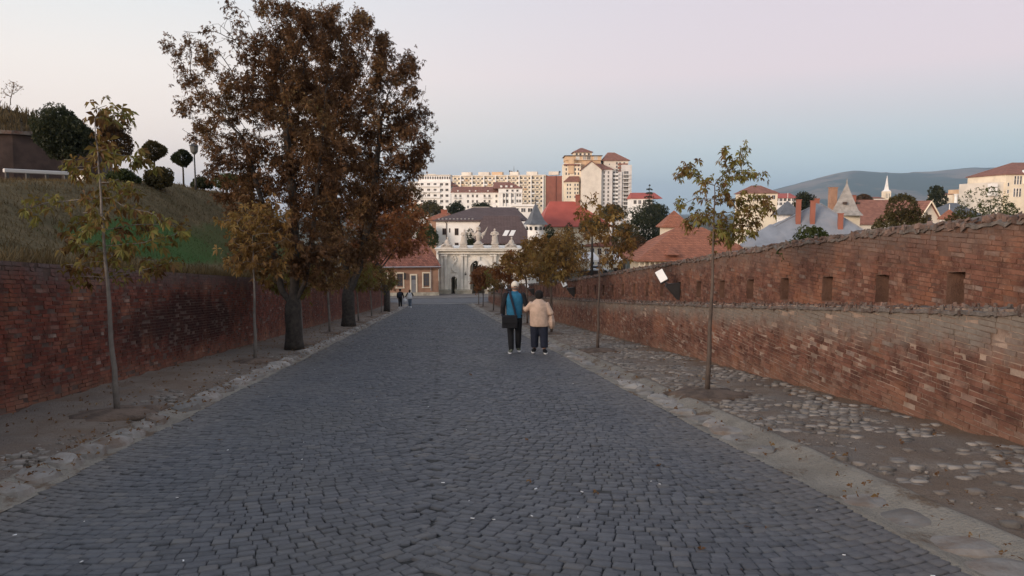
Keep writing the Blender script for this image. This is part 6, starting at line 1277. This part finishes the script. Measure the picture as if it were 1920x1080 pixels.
        MB().bev(hx_-hs*.3, hx_+hs*.3, hy_-hs*.98, hy_-hs*.90, hz_+hs*.06, hz_+hs*.18, 0.004).build('cap_strap', K['metal_dark'], cp)
    else:
        q.ell((hx_, hy_-hs*.16, hz_+hs*.22), (hs*.86, hs*.92, hs*.90), 14, 10); q.ell((hx_, hy_-hs*.4, hz_-hs*.25), (hs*.74, hs*.58, hs*.55), 12, 8)
        for i in range(16): a_ = 2*math.pi*i/16; q.ell((hx_+hs*.66*math.cos(a_), hy_-hs*.2+hs*.62*math.sin(a_)*(0.6 if math.sin(a_) > 0 else 1), hz_+hs*(.2+.45*math.sin(i*2.4))), (hs*.28,)*3, 7, 5)
        if hair == 'long': q.loft([[(hx_+rx*hs*math.cos(2*math.pi*i/12), hy_-hs*.5+ry*hs*math.sin(2*math.pi*i/12), hz_+z*hs) for i in range(12)] for z, rx, ry in ((.3, .6, .45), (-.6, .78, .4), (-1.6, .8, .32), (-2.3, .5, .2))])
        blob(q, 'hair', hair_m, e, 0.012, 2)
    return e, jk
def on_road(px, D):
    p = P(px, 600, D); x, y = p[0], p[1]; return (x, y, float(G(y)+camber(x))+0.012)
YW = 17.5
blue = cloth('teal blue vest', (0.022,0.135,0.235)); black = cloth('black cloth', (0.013,0.013,0.015)); navy = cloth('navy trousers', (0.020,0.024,0.040)); beige = cloth('beige knit', (0.54,0.39,0.295)); capm = cloth('cream cap', (0.62,0.56,0.46)); hairb = cloth('black hair', (0.010,0.008,0.008)); hairg = cloth('grey hair', (0.16,0.13,0.11)); grn = cloth('grey green shoes', (0.12,0.13,0.10))
man, mj = person(on_road(964.5, YW), -PSI+0.05, 'man in teal vest with black sleeves, cream cap and black shoulder bag',
    arms=[((-.205,-.01,1.40), (-.275,-.04,1.13), (-.265,.05,.89)), ((.205,-.01,1.40), (.285,-.02,1.15), (.20,.20,1.08))],
    legs=[((-.095,0,.90), (-.09,.03,.50), (-.075,-.04,.09), -1), ((.095,0,.90), (.10,.06,.50), (.095,.12,.105), 1)],
    head=(.015, .02, 1.605, .122), torso=[(.86,.185,.130,0,0), (.96,.188,.132,0,0), (1.08,.192,.130,0,0), (1.22,.205,.132,0,-.005), (1.34,.212,.128,0,-.01), (1.42,.185,.108,0,-.01), (1.465,.10,.085,.005,0), (1.50,.066,.066,.01,0)],
    tops=1.0, pants_m=black, shoe_m=grn, top_m=blue, sleeve_m=black, hair_m=hairg, cap=capm, hair='cap', sole_m=K['white_cloth'])
man.scale = (0.985,)*3
bg = empty('shoulder_bag', (0, 0, 0), 0, label='black shoulder bag hanging on the man\'s hip', cat='bag'); bg.matrix_world = man.matrix_world
bg.location = man.location; bg.rotation_euler = man.rotation_euler
q = MB(); q.loft([[(x, y, z) for x, y in ((-.30,-.22), (-.27,-.26), (.03,-.25), (.06,-.20), (.05,-.155), (-.27,-.155))] for z in (0.64, 0.70, 0.86, 0.92)]); q.build('pouch', black, bg)
q = MB(); q.loft([[(-.295,-.275,.76), (.05,-.268,.76), (.05,-.262,.765), (-.295,-.268,.765)], [(-.29,-.272,.90), (.05,-.262,.90), (.05,-.255,.90), (-.29,-.262,.90)], [(-.28,-.17,.935), (.04,-.17,.935), (.04,-.165,.93), (-.28,-.165,.93)]]); q.build('flap', black, bg)
q = MB(); sp = [(.03,-.165,.90), (-.005,-.165,1.05), (-.05,-.165,1.22), (-.09,-.155,1.35), (-.115,-.09,1.462), (-.12,0,1.475), (-.14,.10,1.42), (-.2,.155,1.2), (-.27,.14,1.0), (-.29,-.1,.90)]; q.tube(sp, .026, 6, flat=(1, .35)); q.build('strap', navy, bg)
woman, wj = person(on_road(1010.5, YW-0.1), -PSI-0.03, 'short woman in loose beige jumper and navy trousers holding the man\'s arm',
    arms=[((-.155,0,1.20), (-.30,.05,1.045), (-.375,.16,1.10)), ((.155,0,1.20), (.275,-.05,.985), (.25,.16,.90))],
    legs=[((-.095,0,.74), (-.10,.04,.42), (-.10,.09,.095), -1), ((.095,0,.74), (.115,-.02,.42), (.13,-.06,.10), 1)],
    head=(.0, .03, 1.385, .112), torso=[(.66,.225,.155,0.02,0), (.74,.228,.160,.015,0), (.88,.222,.162,.01,0), (1.02,.215,.158,0,0), (1.12,.205,.145,0,-.005), (1.20,.185,.125,0,-.005), (1.262,.12,.095,0,0), (1.305,.064,.062,0,.01)],
    tops=0.92, pants_m=navy, shoe_m=black, top_m=beige, sleeve_m=beige, hair_m=hairb, hair='short', leg_r=(.118, .098, .090), arm_r=(.066, .068, .056), pant_end=0.80)
q = MB(); q.loft([[(cx_+rx*math.cos(2*math.pi*i/14), cy_+ry*math.sin(2*math.pi*i/14)*(1+.15*math.sin(3*i)), z) for i in range(14)] for z, rx, ry, cx_, cy_ in ((.60,.05,.07,.30,.06), (.66,.075,.10,.29,.04), (.78,.09,.12,.285,.03), (.90,.07,.10,.275,.05), (.95,.04,.06,.27,.08))])
cl = empty('folded_cardigan', (0,0,0), label='beige cardigan draped over the woman\'s forearm', cat='cardigan'); cl.location = woman.location; cl.rotation_euler = woman.rotation_euler; blob(q, 'cloth', beige, cl, 0.014, 2)

hood = cloth('black hoodie', (0.014,0.013,0.014)); whitej = cloth('white jacket', (0.62,0.62,0.62)); jean = cloth('grey blue jeans', (0.12,0.15,0.19)); brownh = cloth('dark brown hair', (0.025,0.014,0.010))
FY = 66.0
p1_, _ = person(on_road(751, FY), -PSI, 'distant person in black hoodie with a backpack walking down the road',
    arms=[((-.20,0,1.38), (-.26,-.03,1.12), (-.25,.05,.88)), ((.20,0,1.38), (.28,-.02,1.12), (.30,.04,.90))], legs=[((-.09,0,.88), (-.09,.02,.48), (-.08,-.05,.09), -1), ((.09,0,.88), (.09,.06,.49), (.08,.12,.10), 1)],
    head=(0,.02,1.585,.118), torso=[(.84,.18,.13,0,0), (1.0,.185,.135,0,0), (1.2,.20,.135,0,0), (1.33,.205,.13,0,0), (1.41,.17,.10,0,0), (1.46,.07,.07,0,0)], tops=1.0, pants_m=hood, shoe_m=K['white_cloth'], top_m=hood, sleeve_m=hood, hair_m=hairb, vox=0.02, group='couple far down the road')
MB().bev(-.15, .15, -.28, -.13, .98, 1.38, .05).build('backpack', navy, p1_)
p2_, _ = person(on_road(769, FY), -PSI, 'distant person with long brown hair and white jacket with black sleeves',
    arms=[((-.18,0,1.28), (-.30,-.02,1.08), (-.40,.03,.92)), ((.18,0,1.28), (.30,-.04,1.10), (.24,.14,1.02))], legs=[((-.08,0,.82), (-.08,.05,.45), (-.05,.10,.10), -1), ((.08,0,.82), (.08,.01,.45), (.06,-.06,.09), 1)],
    head=(0,.02,1.47,.112), torso=[(.78,.22,.16,0,0), (.90,.23,.165,0,0), (1.08,.20,.14,0,0), (1.22,.19,.125,0,0), (1.30,.16,.10,0,0), (1.35,.06,.06,0,0)], tops=0.95, pants_m=jean, shoe_m=K['white_cloth'], top_m=whitej, sleeve_m=hood, hair_m=brownh, hair='long', vox=0.02, group='couple far down the road')
sb = empty('white_bag', (p2_.location.x-0.42, p2_.location.y+0.02, p2_.location.z+0.52), -PSI, label='white carrier bag between the two distant walkers', cat='bag')
q = MB(); q.loft([[(rx*math.cos(2*math.pi*i/10), ry*math.sin(2*math.pi*i/10), z) for i in range(10)] for z, rx, ry in ((-.05,.13,.07), (.1,.16,.09), (.25,.13,.07), (.30,.05,.03))]); q.build('bag', K['white_cloth'], sb, True); MB().tube([(-.04,0,.29), (-.03,0,.40), (.03,0,.40), (.04,0,.29)], .012, 6).build('handle', K['white_cloth'], sb)

# ------------------------------------------------------------------ haze over the plain
t = NT('evening haze'); pv = t.n.new('ShaderNodeVolumePrincipled'); pv.inputs['Color'].default_value = (0.62, 0.82, 1.0, 1); pv.inputs['Density'].default_value = 0.00009; pv.inputs['Anisotropy'].default_value = 0.2
t.l.new(pv.outputs[0], t.out.inputs['Volume'])
ob = MB().box(-13000, 13000, -400, 17000, -46, 640).build('haze', t.m, kind='stuff')
